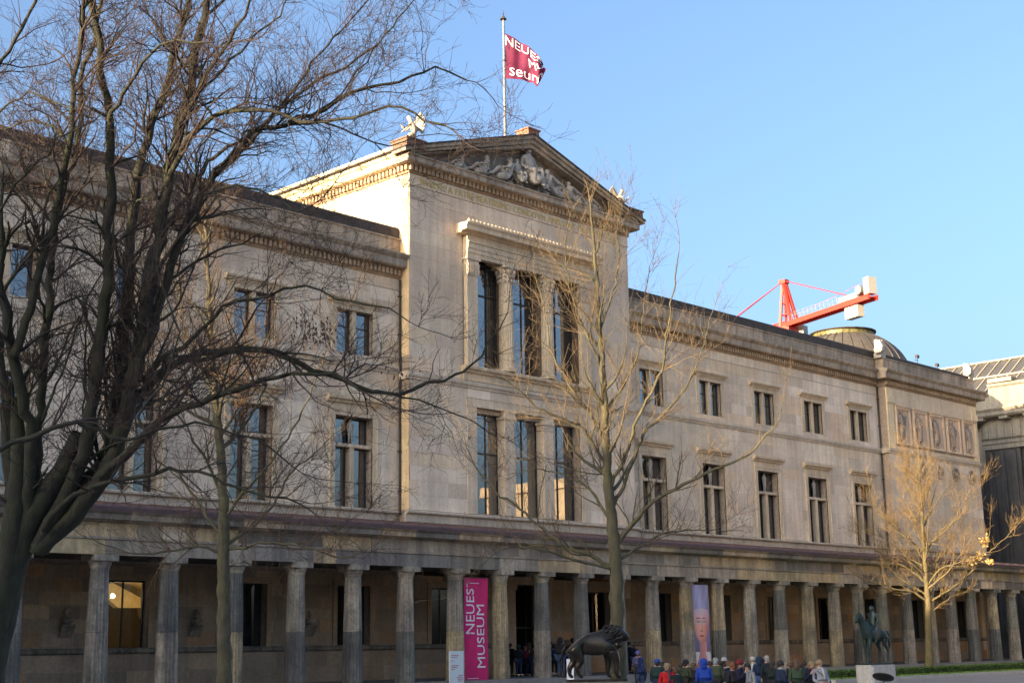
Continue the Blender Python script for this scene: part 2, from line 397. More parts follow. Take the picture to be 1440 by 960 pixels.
# ---- string courses, cornices
def course(prof, segs, name, mat=M_TRIM, y=W):
    b = MB()
    for (x0, x1) in segs: b.prism([(y+p, q) for (p, q) in prof], x0, x1)
    return mb(b, name, mat)
ST = [(.05, 15.96), (-.08, 15.96), (-.10, 16.06), (-.17, 16.12), (-.19, 16.25), (-.12, 16.32), (.05, 16.34)]
course(ST, [(XW0, XL-.19)], 'string_course'); course(ST, [(XR, EB0-.19)], 'string_course'); course(ST, [(EB0-.17, EB1+.1)], 'string_course', y=TW)
course([(p, q-.28) for p, q in ST], [(XL-.17, XR+.17)], 'string_course', y=TW)
b = MB(); b.box(XL-.17, XL, TW-.0, W-.1, 15.68, 16.06); b.box(EB0-.17, EB0, TW, W-.1, 15.96, 16.34); mb(b, 'string_course', M_TRIM)
BL = [(.05, 8.5), (-.03, 8.5), (-.05, 8.85), (-.10, 8.88), (-.24, 8.92), (-.26, 9.0), (-.1, 9.06), (.05, 9.08)]
course(BL, [(XW0, XL-.27)], 'base_ledge'); course(BL, [(XR, EB0-.25)], 'base_ledge'); course(BL, [(XL-.26, XR+.2)], 'base_ledge', y=TW); course(BL, [(EB0-.26, EB1+.2)], 'base_ledge', y=TW)
CO = [(.1, 21.45), (-.55, 21.45), (-.60, 21.52), (-.62, 21.85), (-.70, 21.92), (-.80, 22.05), (-.80, 22.13), (-.45, 22.22), (.1, 22.26)]
FR = [(.05, 20.95), (-.06, 20.95), (-.10, 21.02), (-.10, 21.40), (-.24, 21.46), (.05, 21.46)]
PA = [(.3, 22.2), (-.10, 22.2), (-.10, 22.30), (-.05, 22.34), (-.05, 23.0), (-.12, 23.05), (-.12, 23.12), (.3, 23.14)]
CO2 = [(p, q) for p, q in CO]
for segs, y in (([(XW0, XL-.05)], W), ([(XR+.05, EB0-.86)], W), ([(EB0-.8, EB1+.8)], TW)):
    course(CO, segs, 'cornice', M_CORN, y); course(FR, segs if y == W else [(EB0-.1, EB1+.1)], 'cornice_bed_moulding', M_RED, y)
for (x0, x1, y) in ((14, XL-.06, W), (XR+.06, EB0-.1, W), (EB0-.05, EB1+.05, TW)):
    # parapet as separate slabs
    x = x0
    while x < x1-.3:
        w_ = min(RND.uniform(1.7, 2.6), x1-x); k = MB(); k.tone = pick([(5, (1,1,1), .1), (2, (.82,.84,.84), .1), (1.5, (1.2, 1.18, 1.15), .05)])
        k.prism([(y+p, q) for p, q in PA], x+.006, x+w_-.006); mb(k, 'parapet_slab', M_CORN); x += w_
b = MB()
b.box(EB0-.8, EB0, TW+.1, W-.55, 21.45, 22.13); b.box(EB0-.1, EB0, TW+.05, W, 20.95, 21.44); b.box(EB0-.05, EB0+.3, TW+.3, W+.3, 22.2, 23.13)
b.box(EB1, EB1+.8, TW+.1, 92, 21.45, 22.13); b.box(EB1-.3, EB1+.05, TW+.3, 92, 22.2, 23.13)
mb(b, 'cornice', M_CORN)
de = MB()
def dentils(x0, x1, y, z0, z1, pitch=.27, d=.16, w_=.15, tone=(1.25,1.35,1.45)):
    n = int((x1-x0)/pitch); de.tone = tone
    for i in range(n): x = x0+i*pitch; de.box(x, x+w_, y-d, y, z0, z1)
dentils(14, XL-.05, W-.10, 21.10, 21.40); dentils(XR+.05, EB0-.12, W-.10, 21.10, 21.40); dentils(EB0-.08, EB1+.05, TW-.10, 21.10, 21.40)
dentils(XL-.1, XR+.1, TW-.10, 26.72, 27.02, .30, .16, .17)
n = int(20.6/.30)
for i in range(n): y = TW-.1+i*.30; de.box(XL-.26, XL-.10, y, y+.17, 26.72, 27.02)
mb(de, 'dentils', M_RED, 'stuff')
# metal roof edge of the wings + roofs
b = MB()
RF = [(.12, 23.14), (.04, 23.14), (.06, 23.70), (.16, 23.78), (.5, 23.80), (6, 23.4), (19, 23.3), (19, 22), (.12, 22)]
b.prism([(W+p, q) for p, q in RF], XW0, XL-.03); b.prism([(W+p, q) for p, q in RF], XR+.02, EB0+.4); b.prism([(TW+p, q-.3) for p, q in RF], EB0+.41, EB1-.1)
mb(b, 'metal_roof', M_METAL)
b = MB()
for i in range(60):
    x = 14+i*1.35
    if XL-.5 < x < XR+.1 or x > EB0: continue
    b.obox((x, W+.035, 23.16), (x, W+.055, 23.70), .04, .04)
mb(b, 'roof_seam', M_METAL, 'stuff')
# capital-like band at the end block edge strip
for x in (EB0+.02, EB1-.9):
    b = MB(); b.tone = (1.15, 1.12, .95); b.box(x, x+.9, TW-.10, TW, 16.36, 20.9); b.box(x-.06, x+.96, TW-.18, TW-.10, 19.75, 20.25); mb(b, 'corner_pilaster', M_WALL)
# ---- end block relief panels
b = MB(); b.tone = (1.0, .97, .92); b.box(EB0+.93, EB1-.93, TW-.05, TW, 19.72, 20.93); b.box(EB0+.93, EB1-.93, TW-.06, TW, 16.36, 16.55); mb(b, 'frieze_band', M_WALL)
# ---- skin helper
_dg = bpy.context.evaluated_depsgraph_get
def skin_mesh(name, nodes, edges, sub=1, root=0):
    names = list(nodes); idx = {n: i for i, n in enumerate(names)}
    me = bpy.data.meshes.new(name); me.from_pydata([nodes[n][0] for n in names], [(idx[a], idx[b]) for a, b in edges], [])
    o = bpy.data.objects.new('tmp', me); C.objects.link(o)
    md = o.modifiers.new('s', 'SKIN'); md.use_smooth_shade = True
    for i, n in enumerate(names):
        r = nodes[n][1]; r = r if isinstance(r, tuple) else (r, r)
        me.skin_vertices[0].data[i].radius = r; me.skin_vertices[0].data[i].use_root = (i == root)
    ss = o.modifiers.new('u', 'SUBSURF'); ss.levels = sub; ss.render_levels = sub
    dg = _dg(); dg.update(); ev = o.evaluated_get(dg); m2 = bpy.data.meshes.new_from_object(ev)
    bpy.data.objects.remove(o); m2.name = name
    a = m2.attributes.new('tone', 'FLOAT_COLOR', 'FACE'); a.data.foreach_set('color', [1.0]*4*len(m2.polygons))
    return m2
def skin_obj(name, nodes, edges, mat, parent=None, sub=1, label=None):
    me = skin_mesh(name, nodes, edges, sub); me.materials.append(mat); return link(name, me, parent, None, label)
HE = [('pel','bel'),('bel','che'),('che','nec'),('nec','hed'),('hed','top'),('che','shl'),('shl','ell'),('ell','wrl'),('wrl','hal'),('che','shr'),('shr','elr'),('elr','wrr'),('wrr','har'),
      ('pel','hil'),('hil','knl'),('knl','anl'),('anl','tol'),('pel','hir'),('hir','knr'),('knr','anr'),('anr','tor')]
RAD = dict(pel=.15, bel=.13, che=.16, nec=.058, hed=(.085,.10), top=(.065,.08), shl=.07, shr=.07, ell=.045, elr=.045, wrl=.03, wrr=.03, hal=.035, har=.035, hil=.095, hir=.095, knl=.062, knr=.062, anl=.042, anr=.042, tol=.035, tor=.035)
def fig_nodes(j, s=1.0, fat=1.0):
    "j: joint -> (x,y,z) in metres for a 1.75 m figure"
    return {n: (tuple(c*s for c in j[n]), tuple(q*s*fat for q in (RAD[n] if isinstance(RAD[n], tuple) else (RAD[n],)*2))) for n in
            ['pel','bel','che','nec','hed','top','shl','ell','wrl','hal','shr','elr','wrr','har','hil','knl','anl','tol','hir','knr','anr','tor'] if n in j}
STAND = dict(pel=(0,0,.95), bel=(0,0,1.12), che=(0,.01,1.34), nec=(0,.01,1.5), hed=(0,-.02,1.61), top=(0,-.01,1.70), shl=(.19,.01,1.40), ell=(.25,.03,1.12), wrl=(.24,-.05,.88), hal=(.235,-.08,.80),
             shr=(-.19,.01,1.40), elr=(-.25,.03,1.12), wrr=(-.24,-.05,.88), har=(-.235,-.08,.80), hil=(.10,0,.90), knl=(.11,-.02,.5), anl=(.11,.02,.09), tol=(.12,-.13,.04), hir=(-.10,0,.90), knr=(-.11,-.02,.5), anr=(-.11,.02,.09), tor=(-.12,-.13,.04))
def pose(**kw): d = dict(STAND); d.update(kw); return d
def xf(nodes, M):
    return {n: (tuple(M @ Vector(c)), r) for n, (c, r) in nodes.items()}

# ---- windows
def make_window(name, c, h, z, y, rec, lights, frame_w=.06, bars=(), pane=M_GLASS, lower=False, parent=None):
    "one window: stone surround, recessed timber frame, panes as sub-parts"
    b = MB(); z0, z1 = z; P = parent or mus
    w = thing(name, None, None); w.parent = P; w.location = Vector((c, y, z0))-P.location
    w.empty_display_size = .2
    return w
def window(c, h, z, y, rec=.28, mull=.1, kind='up', lit=None):
    z0, z1 = z
    f = MB()                                  # frame mesh is the part, other pieces are its children
    fw = .07; yb = y+rec
    halves = [(c-h, c-mull), (c+mull, c+h)] if mull else [(c-h, c+h)]
    for (a, d) in halves:
        f.box(a, a+fw, yb-.05, yb+.03, z0, z1); f.box(d-fw, d, yb-.05, yb+.03, z0, z1); f.box(a+fw, d-fw, yb-.05, yb+.03, z1-fw, z1); f.box(a+fw, d-fw, yb-.05, yb+.03, z0, z0+fw)
        if kind == 'low': f.box(a+fw, d-fw, yb-.04, yb+.02, 11.95, 12.05)
        if kind == 'up': f.box(a+fw, d-fw, yb-.04, yb+.02, z0+(z1-z0)*.62, z0+(z1-z0)*.62+.05)
        if kind == 'gr': f.box((a+d)/2-.03, (a+d)/2+.03, yb-.04, yb+.02, z0+fw, z1-fw)
    fo = mb(f, 'window', M_FRAME)
    def sub(b, name, mat, kind_=None):
        return b.build(name, mat, fo, kind_)
    # fo has no offset of its own besides the museum location: shift by museum location
    L = mus.location
    def sb(b, name, mat, kind_=None):
        b.v = [(v[0]-L.x, v[1]-L.y, v[2]-L.z) for v in b.v]; return sub(b, name, mat, kind_)
    for (a, d) in halves:
        g_ = MB()
        if kind == 'low': 
            for q0, q1 in ((z0+fw, 11.95), (12.05, z1-fw)):
                g_ = MB(); g_.box(a+fw, d-fw, yb, yb+.012, q0, q1); sb(g_, 'pane', M_GLASS)
        elif kind == 'up':
            zz = z0+(z1-z0)*.62
            for q0, q1 in ((z0+fw, zz), (zz+.05, z1-fw)):
                g_ = MB(); g_.box(a+fw, d-fw, yb, yb+.012, q0, q1); sb(g_, 'pane', M_GLASS)
        else:
            for a2, d2 in ((a+fw, (a+d)/2-.03), ((a+d)/2+.03, d-fw)):
                g_ = MB(); g_.box(a2, d2, yb, yb+.012, z0+fw, z1-fw); sb(g_, 'pane', M_CLEAR if lit else M_GLASS)
    s = MB(); s.tone = (1.05, 1.0, .9)
    if kind == 'up':
        s.box(c-mull, c+mull, y+.02, yb+.05, z0, z1)
        # architrave and hood
        for a, d in ((c-h-.32, c-h), (c+h, c+h+.32)): s.box(a, d, y-.07, y+.05, z0, z1)
        s.box(c-h-.32, c+h+.32, y-.07, y+.05, z1, z1+.24); s.box(c-h-.28, c+h+.28, y-.12, y+.02, z1+.24, z1+.34)
        s.prism([(y+.02, z1+.34), (y-.18, z1+.34), (y-.20, z1+.40), (y-.30, z1+.46), (y-.32, z1+.54), (y-.1, z1+.60), (y+.02, z1+.62)], c-h-.55, c+h+.55)
        sb(s, 'surround', M_TRIM)
    elif kind == 'low':
        s.box(c-mull, c+mull, y+.12, yb+.05, z0, 12.02); s.box(c-h, c+h, y+.08, yb+.05, 12.0, 12.16)
        for a, d in ((c-h-.34, c-h), (c+h, c+h+.34)): s.box(a, d, y-.07, y+.05, z0, z1); 
        for a, d in ((c-h-.34, c-h-.26), (c+h+.26, c+h+.34)): s.box(a, d, y-.10, y-.07, z0, z1)
        s.box(c-h-.34, c+h+.34, y-.07, y+.05, z1, z1+.28); s.box(c-h-.34, c+h+.34, y-.10, y-.07, z1+.2, z1+.28)
        s.box(c-h-.30, c+h+.30, y-.04, y+.05, z1+.28, z1+.62)
        s.prism([(y+.02, z1+.62), (y-.16, z1+.62), (y-.18, z1+.70), (y-.32, z1+.78), (y-.34, z1+.92), (y-.1, z1+.98), (y+.02, z1+1.0)], c-h-.55, c+h+.55)
        sb(s, 'surround', M_TRIM)
        # small standing figure on the transom
        jt = pose(ell=(.30,.0,1.22), wrl=(.16,-.1,1.30), hal=(.08,-.12,1.34), elr=(-.26,.02,1.15), wrr=(-.22,-.04,.9))
        global CARY
        try: CARY
        except NameError:
            CARY = skin_mesh('window_figure', fig_nodes(jt, .72, 1.25), HE, 1); CARY.materials.append(M_WHITE)
        k = link('window_figure', CARY, fo); k.location = Vector((c, y+.28, 12.16))-L
    elif kind == 'gr':
        for a, d in ((c-h-.25, c-h), (c+h, c+h+.25)): s.box(a, d, y-.06, y+.05, z0, z1)
        s.box(c-h-.25, c+h+.25, y-.06, y+.05, z1, z1+.25)
        sb(s, 'surround', M_LOW)
    return fo
for c in CW: window(c, 1.15, UP, W, .30, .12, 'up'); window(c, 1.18, LO, W, .50, .13, 'low')
for c in CE: window(c, 1.15, UP, W, .30, .12, 'up'); window(c, 1.18, LO, W, .50, .13, 'low')
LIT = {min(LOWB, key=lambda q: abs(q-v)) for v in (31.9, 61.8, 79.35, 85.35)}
for c in LOWB: window(c, 1.0, GR, GY, .45, 0, 'gr', lit=c in LIT)
# rooms behind the lit windows and dark backing elsewhere
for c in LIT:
    L = mus.location
    r = MB(); 
    if abs(c-31.85) < 1:
        # vaulted bright room
        pass
        for i in range(10):
            a0, a1 = math.pi*i/10, math.pi*(i+1)/10; x0, x1 = c+1.0-3.2*math.cos(a0), c+1.0-3.2*math.cos(a1); z0, z1 = 3.9+1.5*math.sin(a0), 3.9+1.5*math.sin(a1)
            k = len(r.v); r.v += [(x0, GY+.65, z0), (x1, GY+.65, z1), (x1, GY+6, z1), (x0, GY+6, z0)]; r.face((k, k+1, k+2, k+3))
        mb(r, 'interior_vault', M_ROOMW); r = MB(); r.box(c-2.2, c+4.5, GY+6, GY+6.1, 1.2, 6); r.box(c-2.2, c+4.5, GY+.62, GY+6, 1.1, 1.2); r.box(c-2.3, c-2.2, GY+.62, GY+6, 1.1, 4); r.box(c+4.5, c+4.6, GY+.62, GY+6, 1.1, 4)
        mb(r, 'interior_room', simple('dim_room_wall', (.10, .075, .04), .9))  # walls coloured dark so that only vault and soffit read as lit
        sp = MB(); q = [onY(a_, b_, GY+3.0) for a_, b_ in ((146, 812), (198, 840), (198, 854), (166, 854), (146, 836))]
        sp.prism([(v.x, v.z) for v in q], GY+3.0, GY+3.4, 'y'); mb(sp, 'stair_soffit', M_ROOMW)
        for dx, dz, dy in ((.45, 4.75, 2.0), (-.35, 4.35, 3.0)):
            e = MB(); e.ball((c+dx, GY+dy, dz), .09, 8); mb(e, 'interior_lamp', emit('bright_bulb', (1, .93, .8), 14))
        pl = bpy.data.lights.new('room_lamp', 'AREA'); pl.energy = 14; pl.size = 2.5; pl.color = (1, .72, .3); po = bpy.data.objects.new('room_light', pl); C.objects.link(po); po.location = (c+1.8, GY+.9, 3.4); po.rotation_euler = (math.pi/2+.25, 0, 0)
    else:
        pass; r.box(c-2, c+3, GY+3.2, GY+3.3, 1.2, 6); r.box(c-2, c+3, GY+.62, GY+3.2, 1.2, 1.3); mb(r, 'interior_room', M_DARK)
        if c > 65:
            for qx in ((1079, 1082), (1083.4, 1086.5)) if c < 82 else ((1152, 1155.5), (1157, 1160.5)):
                a_, b_ = onY(qx[0], 841, GY+.9), onY(qx[1], 853, GY+.9); e = MB(); e.box(a_.x, b_.x, GY+.9, GY+1.0, b_.z, a_.z); mb(e, 'interior_lamp', M_LAMP)
            a_, b_ = onY(1084 if c < 82 else 1153, 856 if c > 82 else 872, GY+.95), onY(1086 if c < 82 else 1155, 898, GY+.95); e = MB(); e.box(a_.x, b_.x, GY+.95, GY+1.0, b_.z, a_.z); mb(e, 'curtain', M_CURTGLOW)
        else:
            e = MB(); e.box(c-.9, c+.45, GY+.52, GY+.56, 2.55, 5.25); mb(e, 'orange_glow_panel', emit('orange_reflection_glow', (0.62, 0.24, 0.06), 0.16))  # added glowing panel imitates an orange reflection
# dark walls behind the windows of both wings
b = MB(); b.box(XW0+1, XL-.6, W+.75, W+.8, 6, 20.5); mb(b, 'dark_inner_wall', M_DARK)
b = MB(); b.box(XR+.6, EB0, W+.75, W+.8, 6, 20.5); mb(b, 'dark_inner_wall', M_DARK)

# ---- tower windows
def sbx(b, name, mat, kind_=None): return mb(b, name, mat, kind_)
L = mus.location
def tower_window(x0, x1, z0, z1, y, cross):
    f = MB(); fw = .08; f.box(x0, x0+fw, y-.06, y+.04, z0, z1); f.box(x1-fw, x1, y-.06, y+.04, z0, z1); f.box(x0+fw, x1-fw, y-.06, y+.04, z1-fw, z1); f.box(x0+fw, x1-fw, y-.06, y+.04, z0, z0+fw)
    m = (x0+x1)/2; f.box(m-.03, m+.03, y-.05, y+.03, z0+fw, z1-fw)
    for zc in cross: f.box(x0+fw, m-.03, y-.05, y+.03, zc-.05, zc+.05); f.box(m+.03, x1-fw, y-.05, y+.03, zc-.05, zc+.05)
    fo = mb(f, 'window', M_FRAME)
    zs = [z0+fw]+[q for zc in cross for q in (zc-.05, zc+.05)]+[z1-fw]
    for a, d in ((x0+fw, m-.03), (m+.03, x1-fw)):
        for q in range(0, len(zs), 2):
            p = MB(); p.box(a, d, y, y+.012, zs[q], zs[q+1]); p.v = [(v[0]-L.x, v[1]-L.y, v[2]-L.z) for v in p.v]; p.build('pane', M_GLASS, fo)
for i, (a, d) in enumerate(((51.65, 54.4), (54.4, 57.2), (57.2, 59.95))): tower_window(a, d, 16.85, 22.75, TW+.55, (21.0,))
for i, (a, d) in enumerate(((51.7, 54.2), (54.2, 57.25), (57.25, 59.9))): tower_window(a, d, 9.15, 14.72, TW+.62, (12.4,))
b = MB(); b.box(51, 60.6, TW+.6, TW+1.3, 16.0, 16.8); b.box(51, 60.6, TW+.6, TW+1.3, 22.8, 23.2); b.box(51.05, 51.6, TW+.6, TW+1.3, 16.8, 22.8); b.box(60.0, 60.6, TW+.6, TW+1.3, 16.8, 22.8); b.box(51, 60.6, TW+1.31, TW+1.4, 9, 23)
for cx in (54.4, 57.2): b.box(cx-.55, cx+.02, TW+.0, TW+.53, 16.86, 22.74)
for cx in (59.95,): b.box(cx-.02, cx+.0, TW+.0, TW+.53, 16.86, 22.74)
mb(b, 'window_reveal', simple('brown_timber_reveal', (0.16, 0.10, 0.06), 0.7))
# sill, aedicule
b = MB(); b.tone = (1.06, 1.0, .88)
b.prism([(TW+.3, 16.5), (TW-.22, 16.5), (TW-.26, 16.6), (TW-.40, 16.66), (TW-.42, 16.78), (TW-.36, 16.84), (TW+.84, 16.85)], 50.6, 61.0); b.box(50.75, 60.85, TW-.1, TW, 16.08, 16.5)
mb(b, 'window_sill', M_TRIM)
def fluted(b, cx, cy, z0, z1, r0, r1, nf=20, depth=.09, rings=2, ent=True):
    k = len(b.v); n = nf*4
    for i in range(rings+1):
        t = i/rings; r = r0+(r1-r0)*t
        for j in range(n):
            a = 2*math.pi*j/n; q = j % 4; rr = r*(1-(0, depth*.8, depth, depth*.8)[q]*1.0)
            b.v.append((cx+rr*math.cos(a), cy+rr*math.sin(a), z0+(z1-z0)*t))
    for i in range(rings):
        for j in range(n): b.face((k+i*n+j, k+i*n+(j+1) % n, k+(i+1)*n+(j+1) % n, k+(i+1)*n+j))
    b.face(tuple(k+j for j in reversed(range(n)))); b.face(tuple(k+rings*n+j for j in range(n)))
def cor_capital(b, cx, cy, z0, z1, r, sq=None):
    h = z1-z0
    if sq: b.box(cx-sq, cx+sq, cy-sq*.8, cy+sq*.8, z0, z1-.15*h)
    else: b.lathe([(r, 0), (r*1.08, .05*h), (r*.98, .1*h), (r*1.05, .5*h), (r*1.45, .88*h)], (cx, cy, z0), 14)
    s_ = (sq or r)*1.0
    rr = r*1.5
    b.box(cx-rr, cx+rr, cy-rr, cy+rr, z1-.13*h, z1)
    for ring, zz, nn in ((1.12, .18, 12), (1.22, .45, 12), (1.42, .68, 8)):
        for j in range(nn):
            a = 2*math.pi*(j+ring)/nn; x, y = cx+r*ring*math.cos(a), cy+r*ring*math.sin(a)
            b.ball((x, y, z0+zz*h), .12*r+.03, 5, 1.5)
for cx in (54.05, 57.25):
    b = MB(); b.tone = (1.0, .97, .88); fluted(b, cx, TW-.02, 17.1, 21.75, .43, .38, 20, .05); b.lathe([(.55, 0), (.55, .06), (.5, .1), (.52, .16), (.46, .25)], (cx, TW-.02, 16.86), 20)
    o = mb(b, 'corinthian_column', M_TRIM)
    q = MB(); cor_capital(q, cx, TW-.02, 21.75, 22.72, .38); q.v = [(v[0]-L.x, v[1]-L.y, v[2]-L.z) for v in q.v]; q.build('capital', M_TRIM, o)
for cx in (51.27, 60.35):
    b = MB(); b.tone = (1.12, 1.08, 1.0); b.box(cx-.38, cx+.38, TW-.28, TW+.3, 16.86, 21.75); o = mb(b, 'corner_pier', M_TRIM)
    q = MB(); q.box(cx-.42, cx+.42, TW-.34, TW+.3, 21.75, 22.6); q.box(cx-.52, cx+.52, TW-.42, TW+.3, 22.6, 22.72)
    for zz in (21.82, 22.12):
        for i in range(5):
            q.obox((cx-.36+.18*i, TW-.35, zz), (cx-.36+.18*i, TW-.42, zz+.26), .12, .03, Vector((0, 1, 0))); q.obox((cx-.43, TW-.28+.13*i, zz), (cx-.50, TW-.28+.13*i, zz+.26), .09, .03, Vector((1, 0, 0)))
    q.v = [(v[0]-L.x, v[1]-L.y, v[2]-L.z) for v in q.v]; q.build('capital', M_TRIM, o)
b = MB(); b.tone = (1.05, 1.0, .9)
b.prism([(TW+.8, 22.75), (TW-.36, 22.75), (TW-.36, 22.98), (TW-.40, 22.98), (TW-.40, 23.22), (TW-.44, 23.22), (TW-.44, 23.48), (TW-.50, 23.52), (TW-.50, 23.58), (TW-.38, 23.6), (TW-.38, 23.95), (TW+.8, 23.95)], 50.82, 60.8)
mb(b, 'window_entablature', M_TRIM)
b = MB(); b.tone = (1.12, 1.05, .95)
b.prism([(TW+.0, 23.96), (TW-.42, 23.96), (TW-.50, 24.06), (TW-.85, 24.08), (TW-.87, 24.28), (TW-.97, 24.40), (TW-.97, 24.46), (TW, 24.5)], 50.3, 61.3)
mb(b, 'window_hood', M_TRIM)
b = MB(); b.tone = (1.25, 1.15, .95)
for i in range(38):
    x = 50.36+i*.288; b.lathe([(.10, 0), (.12, .08), (.03, .20)], (x+.1, TW-.88, 24.44), 6)
mb(b, 'hood_crest', M_TRIM, 'stuff')
b = MB()
for cx in (51.5, 52.6, 53.7, 54.8, 55.9, 57, 58.1, 59.2, 60.2): pass
# lower tower window piers
for cx in (54.2, 57.25):
    b = MB(); b.tone = (1.1, 1.06, 1.0); b.box(cx-.38, cx+.38, TW-.04, TW+.55, 9.15, 14.3); b.box(cx-.46, cx+.46, TW-.1, TW+.55, 14.3, 14.45); b.box(cx-.42, cx+.42, TW-.06, TW+.55, 14.45, 14.72); mb(b, 'window_pier', M_TRIM)
b = MB(); b.tone = (1.06, 1.02, .96)
for a, d in ((51.0, 51.7), (59.9, 60.6)): b.box(a, d, TW-.06, TW+.05, 9.1, 14.72)
b.box(50.95, 60.65, TW-.08, TW+.05, 14.72, 15.15); b.box(51.7, 59.9, TW+.3, TW+.6, 14.5, 14.72)
mb(b, 'surround', M_TRIM)

# ---- tower entablature and pediment
b = MB(); b.tone = (1, 1, 1)
b.box(XL-.05, XR+.05, TW-.06, TW, 25.96, 26.02); b.box(XL-.02, XR+.02, TW-.035, TW, 26.03, 26.58)
mb(b, 'inscription_band', M_WALL)
PXc = (XL+XR)/2; E_ = .95
b = MB()
b.box(XL-.1, XR+.1, TW-.10, TW+.5, 26.60, 26.72); b.box(XL-.1, XR+.1, TW-.10, TW+.5, 26.71, 27.02); b.box(XL-.1, XL, TW+.5, 74, 26.60, 27.03)
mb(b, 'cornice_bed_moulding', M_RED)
b = MB(); b.tone = (1.05, 1.05, 1.05)
cp = [(TW+.3, 27.02), (TW-.30, 27.02), (TW-.55, 27.05), (TW-.58, 27.10), (TW-.58, 27.32), (TW-.66, 27.38), (TW-.64, 27.44), (TW+.3, 27.50)]
b.prism(cp, XL-.58, XR+.58)
mb(b, 'cornice', M_CORN)
b = MB(); b.tone = (1.3, 1.3, 1.1)
b.prism([(XL+.3, 27.03), (XL-.30, 27.03), (XL-.55, 27.06), (XL-.60, 27.10), (XL-.60, 27.40), (XL-.72, 27.48), (XL-.86, 27.80), (XL-.86, 27.92), (XL-.6, 28.0), (XL+.3, 28.02)], TW+.31, 74, 'y')
mb(b, 'cornice', M_TRIM); b = MB(); b.tone = (1.3, 1.3, 1.1)
b.prism([(XR-.3, 27.03), (XR+.30, 27.03), (XR+.55, 27.06), (XR+.60, 27.10), (XR+.60, 27.40), (XR+.72, 27.48), (XR+.86, 27.80), (XR+.86, 27.92), (XR+.6, 28.0), (XR-.3, 28.02)], TW+.31, 74, 'y')
mb(b, 'cornice', M_TRIM)
# tympanum wall and raking cornices
b = MB(); b.prism([(XL+.2, 27.45), (XR-.2, 27.45), (PXc, 30.35)], TW+.12, TW+.5, 'y'); mb(b, 'tympanum', stone('tympanum_stone', (0.34, 0.28, 0.22), soot=0.3))
XO = 9.72; ZE = 27.62; ZA = 30.72; sl_ = (ZA-ZE)/XO
for sgn in (-1, 1):
    b = MB(); b.tone = (.95, .95, .95)
    for (y0, y1, lo, hi) in ((TW-.50, TW+.3, -.72, -.46), (TW-.62, TW+.3, -.46, -.20), (TW-.74, TW+.35, -.20, 0.0)):
        x0, x1 = PXc+sgn*XO, PXc
        if lo < -.3: x0 = PXc+sgn*(XO-.5)
        za = ZE if lo >= -.3 else ZE+.5*sl_
        b.prism([(x0, max(za+lo, 27.45)), (x0, za+hi), (x1, ZA+hi), (x1, ZA+lo)], y0, y1, 'y')
    mb(b, 'raking_cornice', M_CORN)
    b = MB(); b.prism([(PXc+sgn*(XO+.06), ZE+.0), (PXc+sgn*(XO+.06), ZE+.07), (PXc, ZA+.09), (PXc, ZA+.0)], TW-.80, 74.2, 'y'); mb(b, 'metal_roof', M_METAL)
b = MB(); b.box(PXc-.45, PXc+.45, TW-.7, TW+.25, ZA-.1, ZA+.30); b.box(PXc-.52, PXc+.52, TW-.77, TW+.32, ZA+.30, ZA+.38)
mb(b, 'apex_block', simple('brick_red_block', (0.30, 0.15, 0.10), .9))
for sx in (XL-.1, XR+.1):
    b = MB(); b.box(sx-.72, sx+.6, TW-.76, TW+.5, 27.75, 28.14); b.box(sx-.78, sx+.66, TW-.82, TW+.56, 28.14, 28.22); mb(b, 'statue_base', simple('rusty_brown_block', (.20, .12, .08), .9))
b = MB(); b.box(XL+.1, XR-.1, TW+.6, 74.1, 27.1, 27.6); mb(b, 'roof_deck', M_DARK)

def text_mesh(s, size, font_extrude=.01, spacing=1.0, res=3):
    cu = bpy.data.curves.new('t', 'FONT'); cu.body = s; cu.size = size; cu.extrude = font_extrude; cu.space_character = spacing; cu.resolution_u = res
    cu.align_x = 'LEFT'; o = bpy.data.objects.new('t', cu); C.objects.link(o); dg = _dg(); dg.update()
    me = bpy.data.meshes.new_from_object(o.evaluated_get(dg)); bpy.data.objects.remove(o); return me
tx = XL+.72; words = 'MVSEVM A PATRE BEATISSIMO CONDITVM AMPLIAVIT FILIVS MDCCCLV'.split(); ms = [text_mesh(w_, .56, .012) for w_ in words]
wx = [(min(v.co.x for v in m_.vertices), max(v.co.x for v in m_.vertices)) for m_ in ms]; gp = .22; k_ = (16.2)/(sum(b_-a_ for a_, b_ in wx)+gp*(len(wx)-1))
for m_, (a_, b_) in zip(ms, wx):
    for v in m_.vertices: v.co = Vector(((v.co.x-a_)*k_, -v.co.z, v.co.y*.92))
    m_.materials.append(M_GOLD); o = link('inscription_word', m_, mus); o.location = Vector((tx, TW-.05, 26.09))-L; tx += (b_-a_+gp)*k_

# pediment figures (robed seated, reclining)
def relief(name, j, s, M, parent, mat, extra=None, ee=(), sub=1):
    nd = xf(fig_nodes(j, s, 1.15), M)
    if extra:
        for n, (c, r) in extra.items(): nd[n] = (tuple(M @ (Vector(c)*s)), (r*s, r*s))
    nd = {n: (tuple(Vector(c)-parent.location), r) for n, (c, r) in nd.items()}
    return skin_obj(name, nd, HE+list(ee), mat, parent, sub)
SEAT = pose(pel=(0,0,.50), bel=(0,0,.68), che=(0,.01,.90), nec=(0,.01,1.06), hed=(0,-.02,1.17), top=(0,-.01,1.26), shl=(.19,.01,.97), ell=(.30,-.02,.72), wrl=(.26,-.28,.62), hal=(.24,-.35,.60),
            shr=(-.19,.01,.97), elr=(-.30,.0,.72), wrr=(-.32,-.2,.55), har=(-.32,-.28,.52), hil=(.11,0,.48), knl=(.16,-.42,.52), anl=(.15,-.38,.1), tol=(.16,-.5,.05), hir=(-.11,0,.48), knr=(-.16,-.42,.52), anr=(-.15,-.38,.1), tor=(-.16,-.5,.05))
